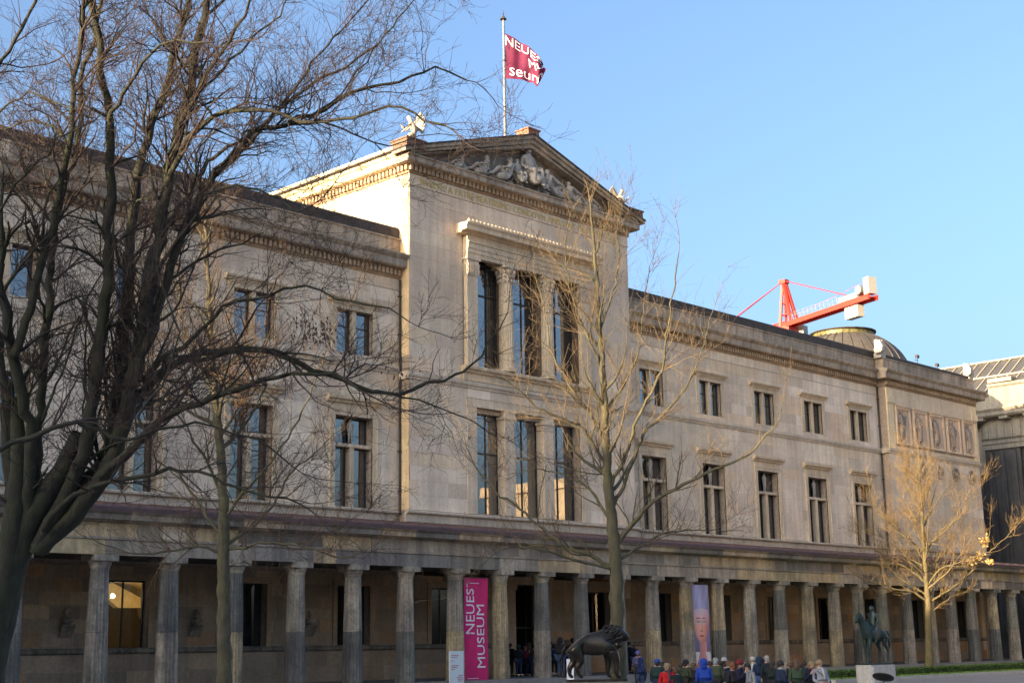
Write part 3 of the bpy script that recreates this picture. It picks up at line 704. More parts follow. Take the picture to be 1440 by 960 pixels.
def recl(s):   # reclining towards +x*s: torso upright-ish at origin, legs along +x
    return pose(pel=(0,0,.16), bel=(-.05*s,0,.32), che=(-.12*s,0,.52), nec=(-.14*s,0,.68), hed=(-.13*s,-.03,.79), top=(-.13*s,-.02,.88), shl=(-.05*s,-.16,.60), ell=(.15*s,-.26,.42), wrl=(.36*s,-.26,.38), hal=(.44*s,-.25,.37),
                shr=(-.22*s,.12,.56), elr=(-.40*s,.06,.30), wrr=(-.46*s,-.05,.10), har=(-.47*s,-.10,.07), hil=(.10*s,-.08,.16), knl=(.48*s,-.14,.40), anl=(.80*s,-.12,.10), tol=(.93*s,-.16,.09), hir=(.10*s,.08,.16), knr=(.52*s,.06,.24), anr=(.95*s,.04,.08), tor=(1.08*s,.0,.1))
FZ = 27.54; FY = TW-.20
drape = {'d1': ((.0,-.30,.30), .20), 'd2': ((.12,-.36,.12), .17), 'd3': ((-.14,-.36,.12), .17)}
for (x, sc, kind, s, h) in ((55.85, 1.95, 'seat', 1, .05), (54.1, 1.72, 'rec', -1, .1), (52.3, 1.42, 'rec', -1, .05), (57.6, 1.72, 'rec', 1, .1), (59.4, 1.42, 'rec', 1, .05), (50.5, .95, 'rec', -1, .05), (61.2, .95, 'rec', 1, .05), (54.95, 1.25, 'seat', 1, .1), (56.8, 1.15, 'seat', 1, .1)):
    M = Matrix.Translation((x, FY, FZ+h)) 
    if kind == 'seat': relief('pediment_figure', SEAT, sc, M, mus, M_MARB, drape, [('pel','d1'),('d1','d2'),('d1','d3')])
    else: relief('pediment_figure', recl(s), sc, M, mus, M_MARB, {'d1': ((.25*s,-.1,.12), .15), 'd2': ((.6*s,-.05,.08), .12)}, [('pel','d1'),('d1','d2')])
# small draperies and props between them
b = MB()
for i in range(16):
    x = 50.2+i*.72; hmax = (1-abs(x-PXc)/8.6)*2.1
    b.ball((x, TW+.02, FZ+.15), .22+.1*math.sin(i*2.1), 7, .9); 
    if i % 3 == 0: b.tube([(x+.1, TW+.05, FZ), (x+.3, TW-.02, FZ+hmax*.45)], .04, 5)
mb(b, 'pediment_drapery', M_MARB, 'stuff')

# end block relief panels and medallions
for k in range(5):
    x = 95.45+k*2.62; zz0, zz1 = 16.75, 19.55
    b = MB(); b.tone = (1.0, .9, .85); b.box(x+.15, x+2.0, TW-.045, TW, zz0+.05, zz1-.05)
    for (a, d, e, f) in ((x, x+.15, zz0, zz1), (x+2.0, x+2.15, zz0, zz1), (x+.15, x+2.0, zz1-.15, zz1), (x+.15, x+2.0, zz0, zz0+.15)): b.tone = (1.25, 1.15, 1.08); b.box(a, d, TW-.16, TW, e, f)
    b.tone = (.9, .85, .8); b.box(x-.08, x+2.23, TW-.24, TW, zz1+.0, zz1+.12)
    po = mb(b, 'relief_panel', M_WALL)
    j = [pose(ell=(.32,-.05,1.25), wrl=(.40,-.08,1.5), elr=(-.3,0,1.15), wrr=(-.2,-.12,1.0), knr=(-.2,-.15,.55)), pose(ell=(.2,-.12,1.1), wrl=(.05,-.2,1.2)), pose(elr=(-.4,0,1.45), wrr=(-.5,-.05,1.7), har=(-.52,-.05,1.8), knl=(.22,-.1,.5)), pose(ell=(.35,0,1.3), wrl=(.5,-.05,1.15), bel=(.05,0,1.1)), pose(ell=(.4,0,1.2), elr=(-.4,0,1.2))][k]
    nd = xf(fig_nodes(j, 1.42, 1.35), Matrix.Translation((x+.72, TW-.12, zz0+.1)))
    for n, (c, r) in list({'s1': ((x+.72, TW-.1, zz0+1.0), .28), 's2': ((x+.78, TW-.08, zz0+.35), .30)}.items()): nd[n] = (c, (r, r))
    nd = {n: (tuple(Vector(c)-L), r) for n, (c, r) in nd.items()}
    skin_obj('relief_figure', nd, HE+[('pel','s1'),('s1','s2')], stone('dark_relief_stone', (0.48, 0.37, 0.29), soot=.35) if k == 0 else bpy.data.materials['dark_relief_stone'], po)
    b = MB(); b.lathe([(.55, 0), (.58, .05), (.50, .12), (.44, .07), (.40, .04)], (0, 0, 0), 18); b.ball((0, 0, .07), .25, 8, .6)
    b.v = [(v[0]+x+1.0, TW-v[2]-.03, v[1]+15.05) for v in b.v]; mb(b, 'medallion', M_CORN)

# low dome behind the end block
DX, DY = 101.4, 60.5
b = MB(); prof = [(6.9, 22.6), (6.6, 23.1), (6.0, 23.55), (5.4, 23.8)]+[(5.3*math.cos(a), 23.0+4.35*math.sin(a)) for a in [i*math.pi/2/16 for i in range(2, 12)]]
b.lathe(prof, (DX, DY, 0), 48); b.smooth = True
mb(b, 'dome', simple('weathered_dome_sheet', (0.105, 0.09, 0.072), .6, .1, .35, 1.5))
b = MB()
for i in range(36):
    a = 2*math.pi*i/36; b.tube([(DX+p*math.cos(a)*1.004, DY+p*math.sin(a)*1.004, z) for p, z in prof], .06, 4)
mb(b, 'dome_rib', simple('rib_sheet', (0.07, .058, .05), .6), 'stuff')
rt = prof[-1][0]; zt = prof[-1][1]
b = MB(); b.lathe([(rt+.02, 0), (rt+.02, .34), (rt-.1, .4)], (DX, DY, zt-.02), 36); mb(b, 'dome_lantern', simple('yellow_lantern_glazing', (0.16, 0.14, 0.05), .5, var=.6, scale=3))
b = MB(); b.lathe([(rt+.22, 0), (rt+.24, .08), (rt*.5, .34), (.05, .42)], (DX, DY, zt+.34), 20); mb(b, 'dome_cap', M_METAL)
# acroteria on the end block corners (shell shaped)
for (x, lab) in ((EB0+.05, 'pale shell-shaped corner ornament lit by the sun in front of the dome'), (EB1-.2, 'small pale corner ornament at the far right end of the museum parapet')):
    t = thing('corner_ornament', lab, 'roof ornament', (x, TW+.25, 23.12), 'corner ornaments on the end block')
    b = MB(); b.box(-.35, .35, -.3, .3, 0, .35)
    b.prism([(-.62, .30), (-.70, .6), (-.55, .95), (-.3, 1.3), (0, 1.42), (.3, 1.3), (.55, .95), (.70, .6), (.62, .30)], -.22, .05, 'y')
    b.prism([(-.30, .30), (-.55, .45), (-.62, .8), (-.45, 1.2), (-.1, 1.38), (.05, 1.3), (.05, .3)], -.62, -.25, 'x')
    for i in range(7):
        a = math.pi*(i+.5)/7; b.tube([(0, -.24, .45), (.62*math.cos(a), -.25, .5+.85*math.sin(a))], .05, 5)
    b.build('shell', M_WHITE, t)
# downpipes
for x, lab in ((XL-.1, 1), (EB0-.12, 1)):
    b = MB(); b.tube([(x, W-.12, 8.9), (x, W-.12, 20.9)], .06, 8)
    for z in range(10, 21, 2): b.box(x-.09, x+.09, W-.2, W, z, z+.06)
    mb(b, 'downpipe', M_METAL)
# ================================================================== COLONNADE
col = thing('colonnade', 'weathered Doric colonnade with patched entablature running along the foot of the museum', 'colonnade', (60, 48, 0))
def cbm(b, name, mat, kind=None, parent=col, label=None):
    L_ = Vector((0,0,0)); q = parent
    while q: L_ += q.location; q = q.parent
    b.v = [(v[0]-L_.x, v[1]-L_.y, v[2]-L_.z) for v in b.v]; return b.build(name, mat, parent, kind, label)
FZ0 = 0.90
b = MB()
for i in range(4): b.box(14, 61.2, 46.9-.36*(3-i)-.3, 47.2 if i < 3 else 53.7, .05+.2*i, .05+.2*(i+1)+.05*(i == 3))
cbm(b, 'step', M_PAVE)
b = MB(); b.box(61.21, 111, 46.2, 53.7, .3, .9); cbm(b, 'floor_slab', M_PAVE)
XC = [18.0, 20.95, 23.95, 27.33, 30.3, 33.27, 36.34, 39.36, 42.33, 45.35, 48.25, 51.13, 54.0, 56.85, 59.65, 62.55, 65.4, 68.46, 71.46, 74.46, 77.38, 80.15, 83.05, 86.2, 89.23, 92.2, 95.2, 98.44, 101.48, 104.5, 107.5]
col_pal = [(4, (.85, .88, .92), .12), (4, (.5, .56, .62), .12), (3, (1.25, 1.15, .88), .08), (1.5, (1.2, 1.2, 1.2), .06)]
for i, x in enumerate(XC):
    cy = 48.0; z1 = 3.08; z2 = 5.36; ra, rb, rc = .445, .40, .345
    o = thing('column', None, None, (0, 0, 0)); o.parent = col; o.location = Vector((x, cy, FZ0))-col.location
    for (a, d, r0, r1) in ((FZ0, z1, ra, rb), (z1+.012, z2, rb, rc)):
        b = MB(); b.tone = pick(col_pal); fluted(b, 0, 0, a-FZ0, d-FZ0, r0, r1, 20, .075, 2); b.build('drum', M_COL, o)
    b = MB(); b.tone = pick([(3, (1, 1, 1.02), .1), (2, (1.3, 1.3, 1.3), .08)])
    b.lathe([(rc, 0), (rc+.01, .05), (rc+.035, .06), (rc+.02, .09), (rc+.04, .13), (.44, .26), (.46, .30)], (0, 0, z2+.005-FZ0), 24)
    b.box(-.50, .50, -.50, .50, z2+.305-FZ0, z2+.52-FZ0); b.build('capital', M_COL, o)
zt0 = 5.885
ent = []
x = 13.0
CL0, CL1 = 13.0, 111.0
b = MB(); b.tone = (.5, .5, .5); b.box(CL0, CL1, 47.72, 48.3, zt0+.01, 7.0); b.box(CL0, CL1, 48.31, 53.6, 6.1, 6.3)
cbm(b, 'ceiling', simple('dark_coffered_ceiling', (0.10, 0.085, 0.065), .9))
for i in range(int((CL1-CL0)/4.3)):
    pass
def blocks_row(z0, z1, y0, y1, wmin, wmax, pal, name):
    x = CL0+RND.uniform(0, 1)
    while x < CL1:
        w_ = RND.uniform(wmin, wmax); b = MB(); b.tone = pick(pal); p = RND.uniform(-.006, .008)
        b.box(x+.008, min(x+w_, CL1)-.008, y0-p, y1, z0, z1); cbm(b, name, M_ENT); x += w_
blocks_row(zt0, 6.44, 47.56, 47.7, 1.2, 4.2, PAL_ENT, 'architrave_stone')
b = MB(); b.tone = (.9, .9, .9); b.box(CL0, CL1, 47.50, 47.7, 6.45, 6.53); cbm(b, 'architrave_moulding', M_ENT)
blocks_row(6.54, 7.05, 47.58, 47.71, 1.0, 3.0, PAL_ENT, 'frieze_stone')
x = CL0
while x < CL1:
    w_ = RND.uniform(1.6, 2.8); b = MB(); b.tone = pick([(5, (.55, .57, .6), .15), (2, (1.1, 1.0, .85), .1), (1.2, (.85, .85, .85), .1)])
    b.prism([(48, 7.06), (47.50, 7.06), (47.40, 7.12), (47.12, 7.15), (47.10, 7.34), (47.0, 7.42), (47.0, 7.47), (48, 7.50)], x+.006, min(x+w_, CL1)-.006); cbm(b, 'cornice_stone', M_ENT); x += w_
b = MB(); b.prism([(46.98, 7.44), (46.98, 7.60), (47.12, 7.68), (53.65, 8.52), (53.65, 8.3), (47.2, 7.5)], CL0, CL1); b.tone = (1,1,1)
cbm(b, 'sheet_roof', M_LEAD)
b = MB()
for i in range(70): b.obox((CL0+i*1.4, 47.12, 7.70), (CL0+i*1.4, 53.3, 8.49), .05, .05)
cbm(b, 'roof_seam', M_LEAD, 'stuff')
# patched pieces: white inlay etc. are in the palettes

# entrance
b = MB(); b.tone = (1.3, 1.25, 1.2)
for cx in (54.45, 57.25): b.box(cx-.3, cx+.3, GY-.35, GY, .9, 5.6); b.box(cx-.38, cx+.38, GY-.42, GY, 5.3, 5.6)
b.box(54.0, 57.7, GY-.4, GY, 5.6, 6.0)
mb(b, 'entrance_pilasters', M_LOW)
b = MB(); b.box(54.7, 57, GY+2.5, GY+2.6, .9, 5.6); b.box(54.6, 54.7, GY+.6, GY+2.6, .9, 5.6); b.box(57, 57.1, GY+.6, GY+2.6, .9, 5.6); mb(b, 'entrance_hall', M_DARK)
b = MB(); 
for q in (55.3, 56.4): b.box(q-.03, q+.03, GY+.5, GY+.56, .9, 5.6)
b.box(54.7, 57, GY+.5, GY+.56, 3.3, 3.4); mb(b, 'door_frame', M_FRAME)

# ---- busts on consoles
def bust_parts(t):
    b = MB(); b.prism([(-.05, 0), (-.22, .28), (-.30, .42), (-.34, .46), (-.34, .52), (0, .52), (0, 0)], -.27, .27, 'x'); b.build('console', M_COL, t)
    b = MB(); b.smooth = True; b.tone = (1.5, 1.5, 1.5); b.lathe([(.10, .52), (.11, .56), (.20, .60), (.27, .68), (.24, .76), (.12, .80), (.075, .83), (.075, .88), (.10, .91), (.125, .98), (.13, 1.05), (.115, 1.12), (.07, 1.17), (.01, 1.185)], (0, -.18, 0), 16, sy=.85)
    b.ball((0, -.30, 1.0), .028, 6, 1.5); b.box(-.05, .05, -.305, -.28, .935, .95); b.ball((.12, -.17, 1.0), .03, 5); b.ball((-.12, -.17, 1.0), .03, 5); b.build('bust', M_COL, t)
for x, lab in ((29.1, 'stone portrait bust on a wall console, left of the window with the bright vaulted room'), (35.15, 'stone portrait bust on a wall console just left of the slim tree trunk'), (41.3, 'stone portrait bust on a wall console half hidden by a column, rightmost of three')):
    t = thing('portrait_bust', lab, 'bust', (x, GY-.03, 2.98), 'busts on the back wall of the colonnade'); bust_parts(t)

# ================================================================== BANNERS, SIGN
def plate(w_, h_, d=.02): b = MB(); b.box(0, w_, 0, d, 0, h_); return b
M_PINK = simple('magenta_banner_fabric', (0.62, 0.022, 0.14), .8, var=.12, scale=1.5)
M_PRINT = simple('white_print', (0.80, 0.74, 0.80), .8, var=.06)
t = thing('pink_banner', 'tall magenta banner with white lettering hanging between two columns', 'banner', (45.83, 47.92, .78))
BW, BH = 1.54, 4.72
def rip(x, z): return .035*math.sin(x*3.4+z*.9+.5)+.014*math.sin(x*9-z*2.2)
b = MB()
for i in range(12):
    for j in range(24):
        k = len(b.v)
        for (a, c) in ((i, j), (i+1, j), (i+1, j+1), (i, j+1)):
            b.v.append((a/12*BW, rip(a/12*BW, c/24*BH), c/24*BH))
        b.face((k, k+1, k+2, k+3))
bm = bmesh.new(); me = b.mesh('cloth'); bm.from_mesh(me); bmesh.ops.remove_doubles(bm, verts=bm.verts, dist=1e-4); bmesh.ops.solidify(bm, geom=bm.faces[:], thickness=.01); bm.to_mesh(me); me.materials.append(M_PINK); link('cloth', me, t)
for s_, x_, z_, sz, ln in (('NEUES', .62, 2.18, .78, 2.05), ('MUSEUM', 1.30, .66, .78, 2.85)):
    me = text_mesh(s_, sz, .004, 1.0); xs = [v.co.x for v in me.vertices]; ys = [v.co.y for v in me.vertices]; k_ = ln/(max(xs)-min(xs)); x00 = min(xs); kh = .52/(max(ys)-min(ys))
    for v in me.vertices: q_ = (x_-v.co.y*kh, z_+(v.co.x-x00)*k_); v.co = Vector((q_[0], rip(*q_)-.022+v.co.z, q_[1]))
    me.materials.append(M_PRINT); link('lettering', me, t)
b = MB(); b.ball((.17, -.02, 4.42), .045, 6); b.ball((.24, -.02, 4.50), .03, 6); b.box(.14, .2, -.06, -.014, 4.30, 4.36)
for i in range(9): b.box(.36+.065*i, .41+.065*i, -.055, -.045, 4.46, 4.49)
for i in range(11): b.box(.16+.065*i, .21+.065*i, -.055, -.045, .18, .21)
b.build('small_print', M_PRINT, t)
b = MB(); b.tube([(-.03, .0, BH+.02), (BW+.03, .0, BH+.02)], .02, 6); b.tube([(.05, 0, BH), (.05, 0, BH+.4)], .008, 4); b.tube([(BW-.05, 0, BH), (BW-.05, 0, BH+.4)], .008, 4); b.build('hanging_rod', M_METAL, t)

# portrait banner: a plain generic portrait print
t = thing('portrait_banner', 'tall narrow banner printed with a rosy portrait head against lilac, hanging between columns', 'banner', (62.86, 47.92, .95))
BW2, BH2 = 1.62, 4.58
nx, ny = 54, 150
def pc(u, v):       # u 0..1, v 0..1 up; colours of the print
    x = (u-.5)*BW2; z = v*BH2
    def sm(e): return max(0.0, min(1.0, e))
    bgc = np.array((.12, .11, .22))*(1-v)+np.array((.34, .26, .40))*v
    c = bgc*(.55+.45*sm(v*1.6))
    # neck and shoulders
    nw = .30 if z > .9 else .30+(.9-z)*.55
    if z < 2.0 and abs(x-.16) < nw: c = np.array((.50, .20, .17))*(.75+.5*sm((x+.3)))*(.65 if z > 1.55 else 1.0)
    if z < 1.0 and abs(x-.1) > nw*.9 and abs(x) < 1.1-z*.35: c = np.array((.55, .50, .50))
    hx, hz = .07, 2.50; e = ((x-hx)/(.74 if z > hz else .64))**2+((z-hz)/(1.0 if z < hz else 1.15))**2
    if e < 1:
        c = np.array((.74, .30, .22))*(1.05-.45*e)*(1.12-.35*sm((x+.1)/.8)); t_ = sm((z-2.3)/1.0); c = c*(1-t_)+np.array((.52, .42, .46))*t_*(1.05-.2*e)
        if x > hx+.25: c = c*.85+np.array((.10, .02, .02))
    if z > 3.32-.25*(x-.07)**2 and abs(x-.07) < .66+.10*(z-3.18): # head wrap
        c = np.array((.34, .32, .46))*(.75+.2*math.sin((x+.6)*5+z*1.4)+.1*math.sin(x*14-z*3))*.7+np.array((.12, .10, .15))*(1.3-.6*abs(x))
    for s in (-1, 1):
        ex = hx+s*.26-.02; q = ((x-ex)/.17)**2+((z-2.58)/.075)**2
        if q < 1: c = np.array((.55, .48, .48)) if q > .35 else np.array((.05, .03, .03))
        elif q < 1.9 and z > 2.56: c = c*.45
        q = ((x-ex)/.20)**2+((z-2.80+((x-ex)/.2)**2*.06)/.03)**2
        if q < 1: c = np.array((.18, .06, .06))
    if ((x-hx)/.13)**2+((z-2.10)/.05)**2 < 1: c = c*.55
    if abs(x-hx-.05) < .035 and 2.14 < z < 2.6: c = c*.78
    q = ((x-hx)/.19)**2+((z-1.84)/.055)**2
    if q < 1: c = np.array((.40, .10, .09))
    if abs(z-1.84) < .010 and abs(x-hx) < .16: c = c*.5
    return c
me = bpy.data.meshes.new('printed_cloth'); vs = [(i/nx*BW2, .012*math.sin(i*.2+j*.06), j/ny*BH2) for j in range(ny+1) for i in range(nx+1)]
fs = [(j*(nx+1)+i, j*(nx+1)+i+1, (j+1)*(nx+1)+i+1, (j+1)*(nx+1)+i) for j in range(ny) for i in range(nx)]
me.from_pydata(vs, [], fs); a = me.attributes.new('print', 'FLOAT_COLOR', 'POINT')
cols = []
for j in range(ny+1):
    for i in range(nx+1): cols += [*[min(.85, float(q)*1.3) for q in pc(i/nx, j/ny)], 1.0]
a.data.foreach_set('color', cols)
m = bpy.data.materials.new('printed_portrait'); t_, b_ = nodes(m); an = mk(t_, 'ShaderNodeAttribute', attribute_name='print'); t_.links.new(an.outputs[0], b_.inputs['Base Color']); b_.inputs['Roughness'].default_value = .85
me.materials.append(m); link('printed_cloth', me, t)
b = MB(); b.tube([(-.03, .0, BH2+.02), (BW2+.03, .0, BH2+.02)], .02, 6); b.tube([(.05, 0, BH2), (.05, 0, BH2+.4)], .008, 4); b.tube([(BW2-.05, 0, BH2), (BW2-.05, 0, BH2+.4)], .008, 4); b.build('hanging_rod', M_METAL, t)

t = thing('information_board', 'white standing information board with pale red lines of text in front of the columns', 'sign', (43.62, 46.5, .65))
b = plate(.82, 1.56, .08); b.build('panel', simple('white_board', (.62, .68, .70), .5, var=.04), t)
b = MB()
for (z, ln, x0) in ((1.36, .42, .08), (1.28, .34, .08), (1.12, .07, .08), (.92, .38, .08), (.84, .34, .08), (.76, .12, .08), (.50, .22, .5), (.42, .34, .40), (.34, .30, .44), (.26, .2, .48)):
    x = x0
    while x < x0+ln: w_ = RND.uniform(.03, .07); b.box(x, min(x+w_, .78), -.006, 0, z, z+.035); x += w_+.012
b.build('printed_text', simple('pale_red_print', (.45, .12, .14), .7), t)
b = MB(); b.box(-.05, .87, -.1, .18, -.05, 0); b.build('foot', M_METAL, t)
t = thing('white_notice_panel', 'narrow white notice panel standing behind the hind legs of the bronze lion', 'sign', tuple(at(802, 940, 40)))
t.location.z = 0.05
b = MB(); b.box(-.10, .10, 0, .04, .5, 1.93); b.build('panel', simple('white_notice', (.75, .75, .77), .5, var=.03), t)
b = MB(); b.box(-.09, -.05, 0.0, .04, 0, .5); b.box(.05, .09, 0.0, .04, 0, .5); b.build('post', M_METAL, t)
t.rotation_euler = (0, 0, -YAW)

# ================================================================== FLAG
pole = thing('flagpole', 'slender white flagpole with a small capped finial on the tower roof', 'flagpole', (onY(709, 110, 54.9).x, 54.9, 30.0))
b = MB(); b.tube([(0, 0, -.2), (0, 0, 3.8), (0, 0, 8.75)], [.075, .065, .05], 10); b.build('pole', simple('white_pole_paint', (.30, .27, .23), .5), pole)
b = MB(); b.lathe([(.05, 0), (.20, .02), (.19, .06), (.06, .22), (.03, .30)], (0, 0, 8.72), 12); b.ball((0, 0, 9.1), .05, 8); b.tube([(0, 0, 9.0), (0, 0, 9.32)], .015, 5); b.build('finial', M_METAL, pole)
b = MB(); b.lathe([(.09, 0), (.09, .08)], (0, 0, 3.2), 10); b.lathe([(.09, 0), (.09, .08)], (0, 0, 6.1), 10); b.tube([(.09, -.03, .5), (.08, -.03, 8.6)], .008, 4); b.build('halyard', M_METAL, pole)
RC = Vector(CR); 
fl = thing('flag', 'crumpled magenta museum flag with white letters blowing from the pole', 'flag', (onY(709, 110, 54.9).x, 54.9, 35.0))
def flag_pt(u, v, off=0.0):
    "u along the fly 0..1, v up 0..1"
    top = Vector((0, 0, 2.68)); bot = Vector((0, 0, .0))
    x = 2.35*u
    drop_top = float(np.interp(u, [0, .25, .5, .75, .88, 1], [0, -.28, -.66, -1.15, -1.50, -1.92]))
    drop_bot = float(np.interp(u, [0, .4, .68, .78, .86, 1], [0, -.10, -.24, -.62, -.22, .42]))
    zt_, zb_ = 2.85+drop_top, drop_bot
    z = zb_+(zt_-zb_)*v
    fold = .20*math.sin(u*8.5+v*1.9)*u+.13*math.sin(u*19-v*3.2)*u+.05*math.sin(v*9+u*4)
    d = Vector((CR[0], CR[1], 0)).normalized(); n = Vector((d.y, -d.x, 0))
    p = d*(x*(1-.04*math.sin(v*3))+.10*math.sin(v*5)*u)+n*(fold+off)+Vector((0, 0, z)); return p+d*.09
me = bpy.data.meshes.new('cloth'); nu, nv = 40, 24
me.from_pydata([tuple(flag_pt(i/nu, j/nv)) for j in range(nv+1) for i in range(nu+1)], [], [(j*(nu+1)+i, j*(nu+1)+i+1, (j+1)*(nu+1)+i+1, (j+1)*(nu+1)+i) for j in range(nv) for i in range(nu)])
me.polygons.foreach_set('use_smooth', [True]*len(me.polygons)); me.materials.append(simple('flag_fabric', (0.12, 0.008, 0.042), .8, var=.12)); link('cloth', me, fl)
for s_, u0, v0, hh, ww in (('NEUES', .0, .74, .23, .96), ('MU', .60, .42, .24, .36), ('seum', .10, .07, .30, .82)):
    me = text_mesh(s_, 1.0, 0.0, 1.0, 4); bm = bmesh.new(); bm.from_mesh(me); bmesh.ops.triangulate(bm, faces=bm.faces[:]); 
    for _ in range(2): bmesh.ops.subdivide_edges(bm, edges=[e for e in bm.edges if e.calc_length() > .12], cuts=1)
    bmesh.ops.triangulate(bm, faces=[f for f in bm.faces if len(f.verts) > 3])
    xs = [v.co.x for v in bm.verts]; ys = [v.co.y for v in bm.verts]; x0, x1, y1 = min(xs), max(xs), .72
    for v in bm.verts: v.co = flag_pt(u0+(v.co.x-x0)/(x1-x0)*ww, v0+v.co.y/y1*hh, .018)
    bm.to_mesh(me); bm.free(); me.materials.append(M_PRINT); link('lettering', me, fl)

# ================================================================== ROOF STATUES
def griffin(t, flip=1, s=1.0):
    nd = dict(pel=((.28, 0, .30), .20), bel=((.12, 0, .55), .18), che=((-.05, 0, .80), .19), nec=((-.10, 0, 1.05), .08), hed=((-.14, 0, 1.20), (.12, .13)), top=((-.12, 0, 1.31), .10), nose=((-.27, 0, 1.19), .03),
              sl=((-.08, .2, .88), .07), el=((-.28, .26, .66), .05), wl=((-.48, .16, .85), .04), hl=((-.52, .12, .92), .04), sr=((-.08, -.2, .88), .07), er=((-.25, -.26, .62), .05), wr=((-.42, -.20, .48), .04), hr=((-.5, -.2, .42), .04),
              kl=((-.15, .2, .36), .11), al=((-.12, .2, .06), .06), fl=((-.30, .2, .04), .05), kr=((-.18, -.2, .34), .11), ar=((-.10, -.2, .06), .06), fr=((-.30, -.2, .04), .05))
    ed = [('pel','bel'),('bel','che'),('che','nec'),('nec','hed'),('hed','top'),('hed','nose'),('che','sl'),('sl','el'),('el','wl'),('wl','hl'),('che','sr'),('sr','er'),('er','wr'),('wr','hr'),('pel','kl'),('kl','al'),('al','fl'),('pel','kr'),('kr','ar'),('ar','fr')]
    nd = {n: ((c[0]*s*flip, c[1]*s, c[2]*s), tuple(q*s for q in (r if isinstance(r, tuple) else (r, r)))) for n, (c, r) in nd.items()}
    skin_obj('seated_body', nd, ed, M_WHITE, t)
    for sy in (-1, 1):
        b = MB()
        for i in range(7):
            a = -1.25+i*.22; ln = .95-.06*i
            p0 = Vector((.10*flip, sy*.12, .92)); p1 = p0+Vector((math.cos(a+.5)*ln*.55*flip, sy*(.12+.03*i), -math.sin(-a-.35)*-ln*.2+math.sin(a+.7)*ln))
            b.obox(p0, p1, .035, .14)
        b.v = [(v[0]*s, v[1]*s, v[2]*s) for v in b.v]; b.build('wing', M_WHITE, t)
t = thing('winged_statue', 'white seated winged statue on the left corner of the tower gable', 'statue', (XL+.15, TW-.1, 28.22), 'winged statues on the gable corners'); griffin(t, 1, 1.18); t.rotation_euler = (0, 0, R_(-40))
t = thing('winged_statue', 'white winged statue peeking over the right slope of the tower gable', 'statue', (XR+.0, TW+.5, 28.22), 'winged statues on the gable corners'); griffin(t, -1, 1.2); t.rotation_euler = (0, 0, R_(-45))
# small roof lamps by the dome
for px, py, lab in ((1290, 500, 'small dark floodlight on the parapet just right of the dome'), (1318, 512, 'smaller floodlight on the parapet at the far right of the dome')):
    p = onY(px, py+3, 54.2); t = thing('roof_floodlight', lab, 'floodlight', (p.x, 54.2, 23.1), 'floodlights on the museum parapet')
    b = MB(); b.tube([(0, 0, 0), (0, 0, p.z-23.1)], .03, 5); b.tube([(0, 0, p.z-23.3), (-.5, 0, p.z-23.35)], .025, 5); b.build('bracket', M_METAL, t)
    b = MB(); b.box(-.12, .2, -.08, .08, p.z-23.1, p.z-22.88); b.box(-.17, -.12, -.11, .11, p.z-23.12, p.z-22.86); b.build('lamp_housing', M_METAL, t)

# ================================================================== BRONZES
def about(o, ang): o.rotation_euler = (0, 0, ang)
# lion, standing to the right of the picture (local +x is forward)
p = at(838, 955, 34.6); t = thing('lion_statue', 'dark bronze standing lion on a low plinth beside the thick straight trunk', 'statue', (p.x, p.y, 0)); about(t, -YAW+R_(6))
zl = p.z
b = MB(); b.tone = (.5, .5, .42); b.prism([(-.80, -.26), (.80, -.26), (.80, .26), (-.80, .26)], .03, zl-.05, 'z'); b.build('plinth', M_PED, t)
b = MB(); b.box(-.70, .74, -.2, .2, zl-.05, zl+.01); b.build('bronze_base', M_BRONZE, t)
k = .70
N = dict(rmp=((-.78, 0, 1.22), (.34, .44)), loi=((-.42, 0, 1.20), (.36, .46)), mid=((0, 0, 1.18), (.40, .52)), sho=((.42, 0, 1.30), (.42, .56)), man=((.68, 0, 1.52), (.38, .44)), hed=((.93, 0, 1.52), (.27, .30)), muz=((1.14, 0, 1.42), (.17, .19)), nos=((1.24, 0, 1.45), (.09, .09)),
     eal=((.82, .18, 1.80), .05), ear=((.82, -.18, 1.80), .05), bib=((.68, 0, 1.28), (.22, .25)),
     hl1=((-.80, .18, .98), .30), hl2=((-.68, .20, .66), .19), hl3=((-.90, .20, .40), .115), hl4=((-.88, .18, .14), .08), hl5=((-.76, .18, .08), .08),
     hr1=((-.74, -.18, .98), .30), hr2=((-.52, -.20, .66), .19), hr3=((-.70, -.20, .40), .115), hr4=((-.58, -.18, .14), .08), hr5=((-.46, -.18, .08), .08),
     fl1=((.48, .20, .98), .26), fl2=((.50, .20, .60), .16), fl3=((.46, .20, .3), .11), fl4=((.50, .18, .12), .09), fl5=((.60, .18, .08), .08),
     fr1=((.58, -.20, .98), .26), fr2=((.72, -.20, .60), .16), fr3=((.70, -.20, .3), .11), fr4=((.76, -.18, .12), .09), fr5=((.86, -.18, .08), .08))
N = {n: ((c[0]*k, c[1]*k, c[2]*k+zl), tuple(q*k*.86 for q in (r if isinstance(r, tuple) else (r, r)))) for n, (c, r) in N.items()}
ED = [('rmp','loi'),('loi','mid'),('mid','sho'),('sho','man'),('man','hed'),('hed','muz'),('muz','nos'),('man','eal'),('man','ear'),('man','bib')]
for a in ('hl','hr'): ED += [('rmp', a+'1')]+[(a+str(i), a+str(i+1)) for i in range(1, 5)]
for a in ('fl','fr'): ED += [('sho', a+'1')]+[(a+str(i), a+str(i+1)) for i in range(1, 5)]
skin_obj('body', N, ED, M_BRONZE, t, 2)
b = MB(); b.smooth = True; b.tube([(x_*k, y_, z_*k+zl) for x_, y_, z_ in ((-.98, 0, 1.28), (-1.14, 0, 1.0), (-1.16, 0, .6), (-1.18, 0, .32), (-1.32, 0, .2), (-1.52, 0, .22))], [.032, .026, .02, .02, .026, .045], 8); b.build('tail', M_BRONZE, t)
b = MB(); RNDm = random.Random(3)
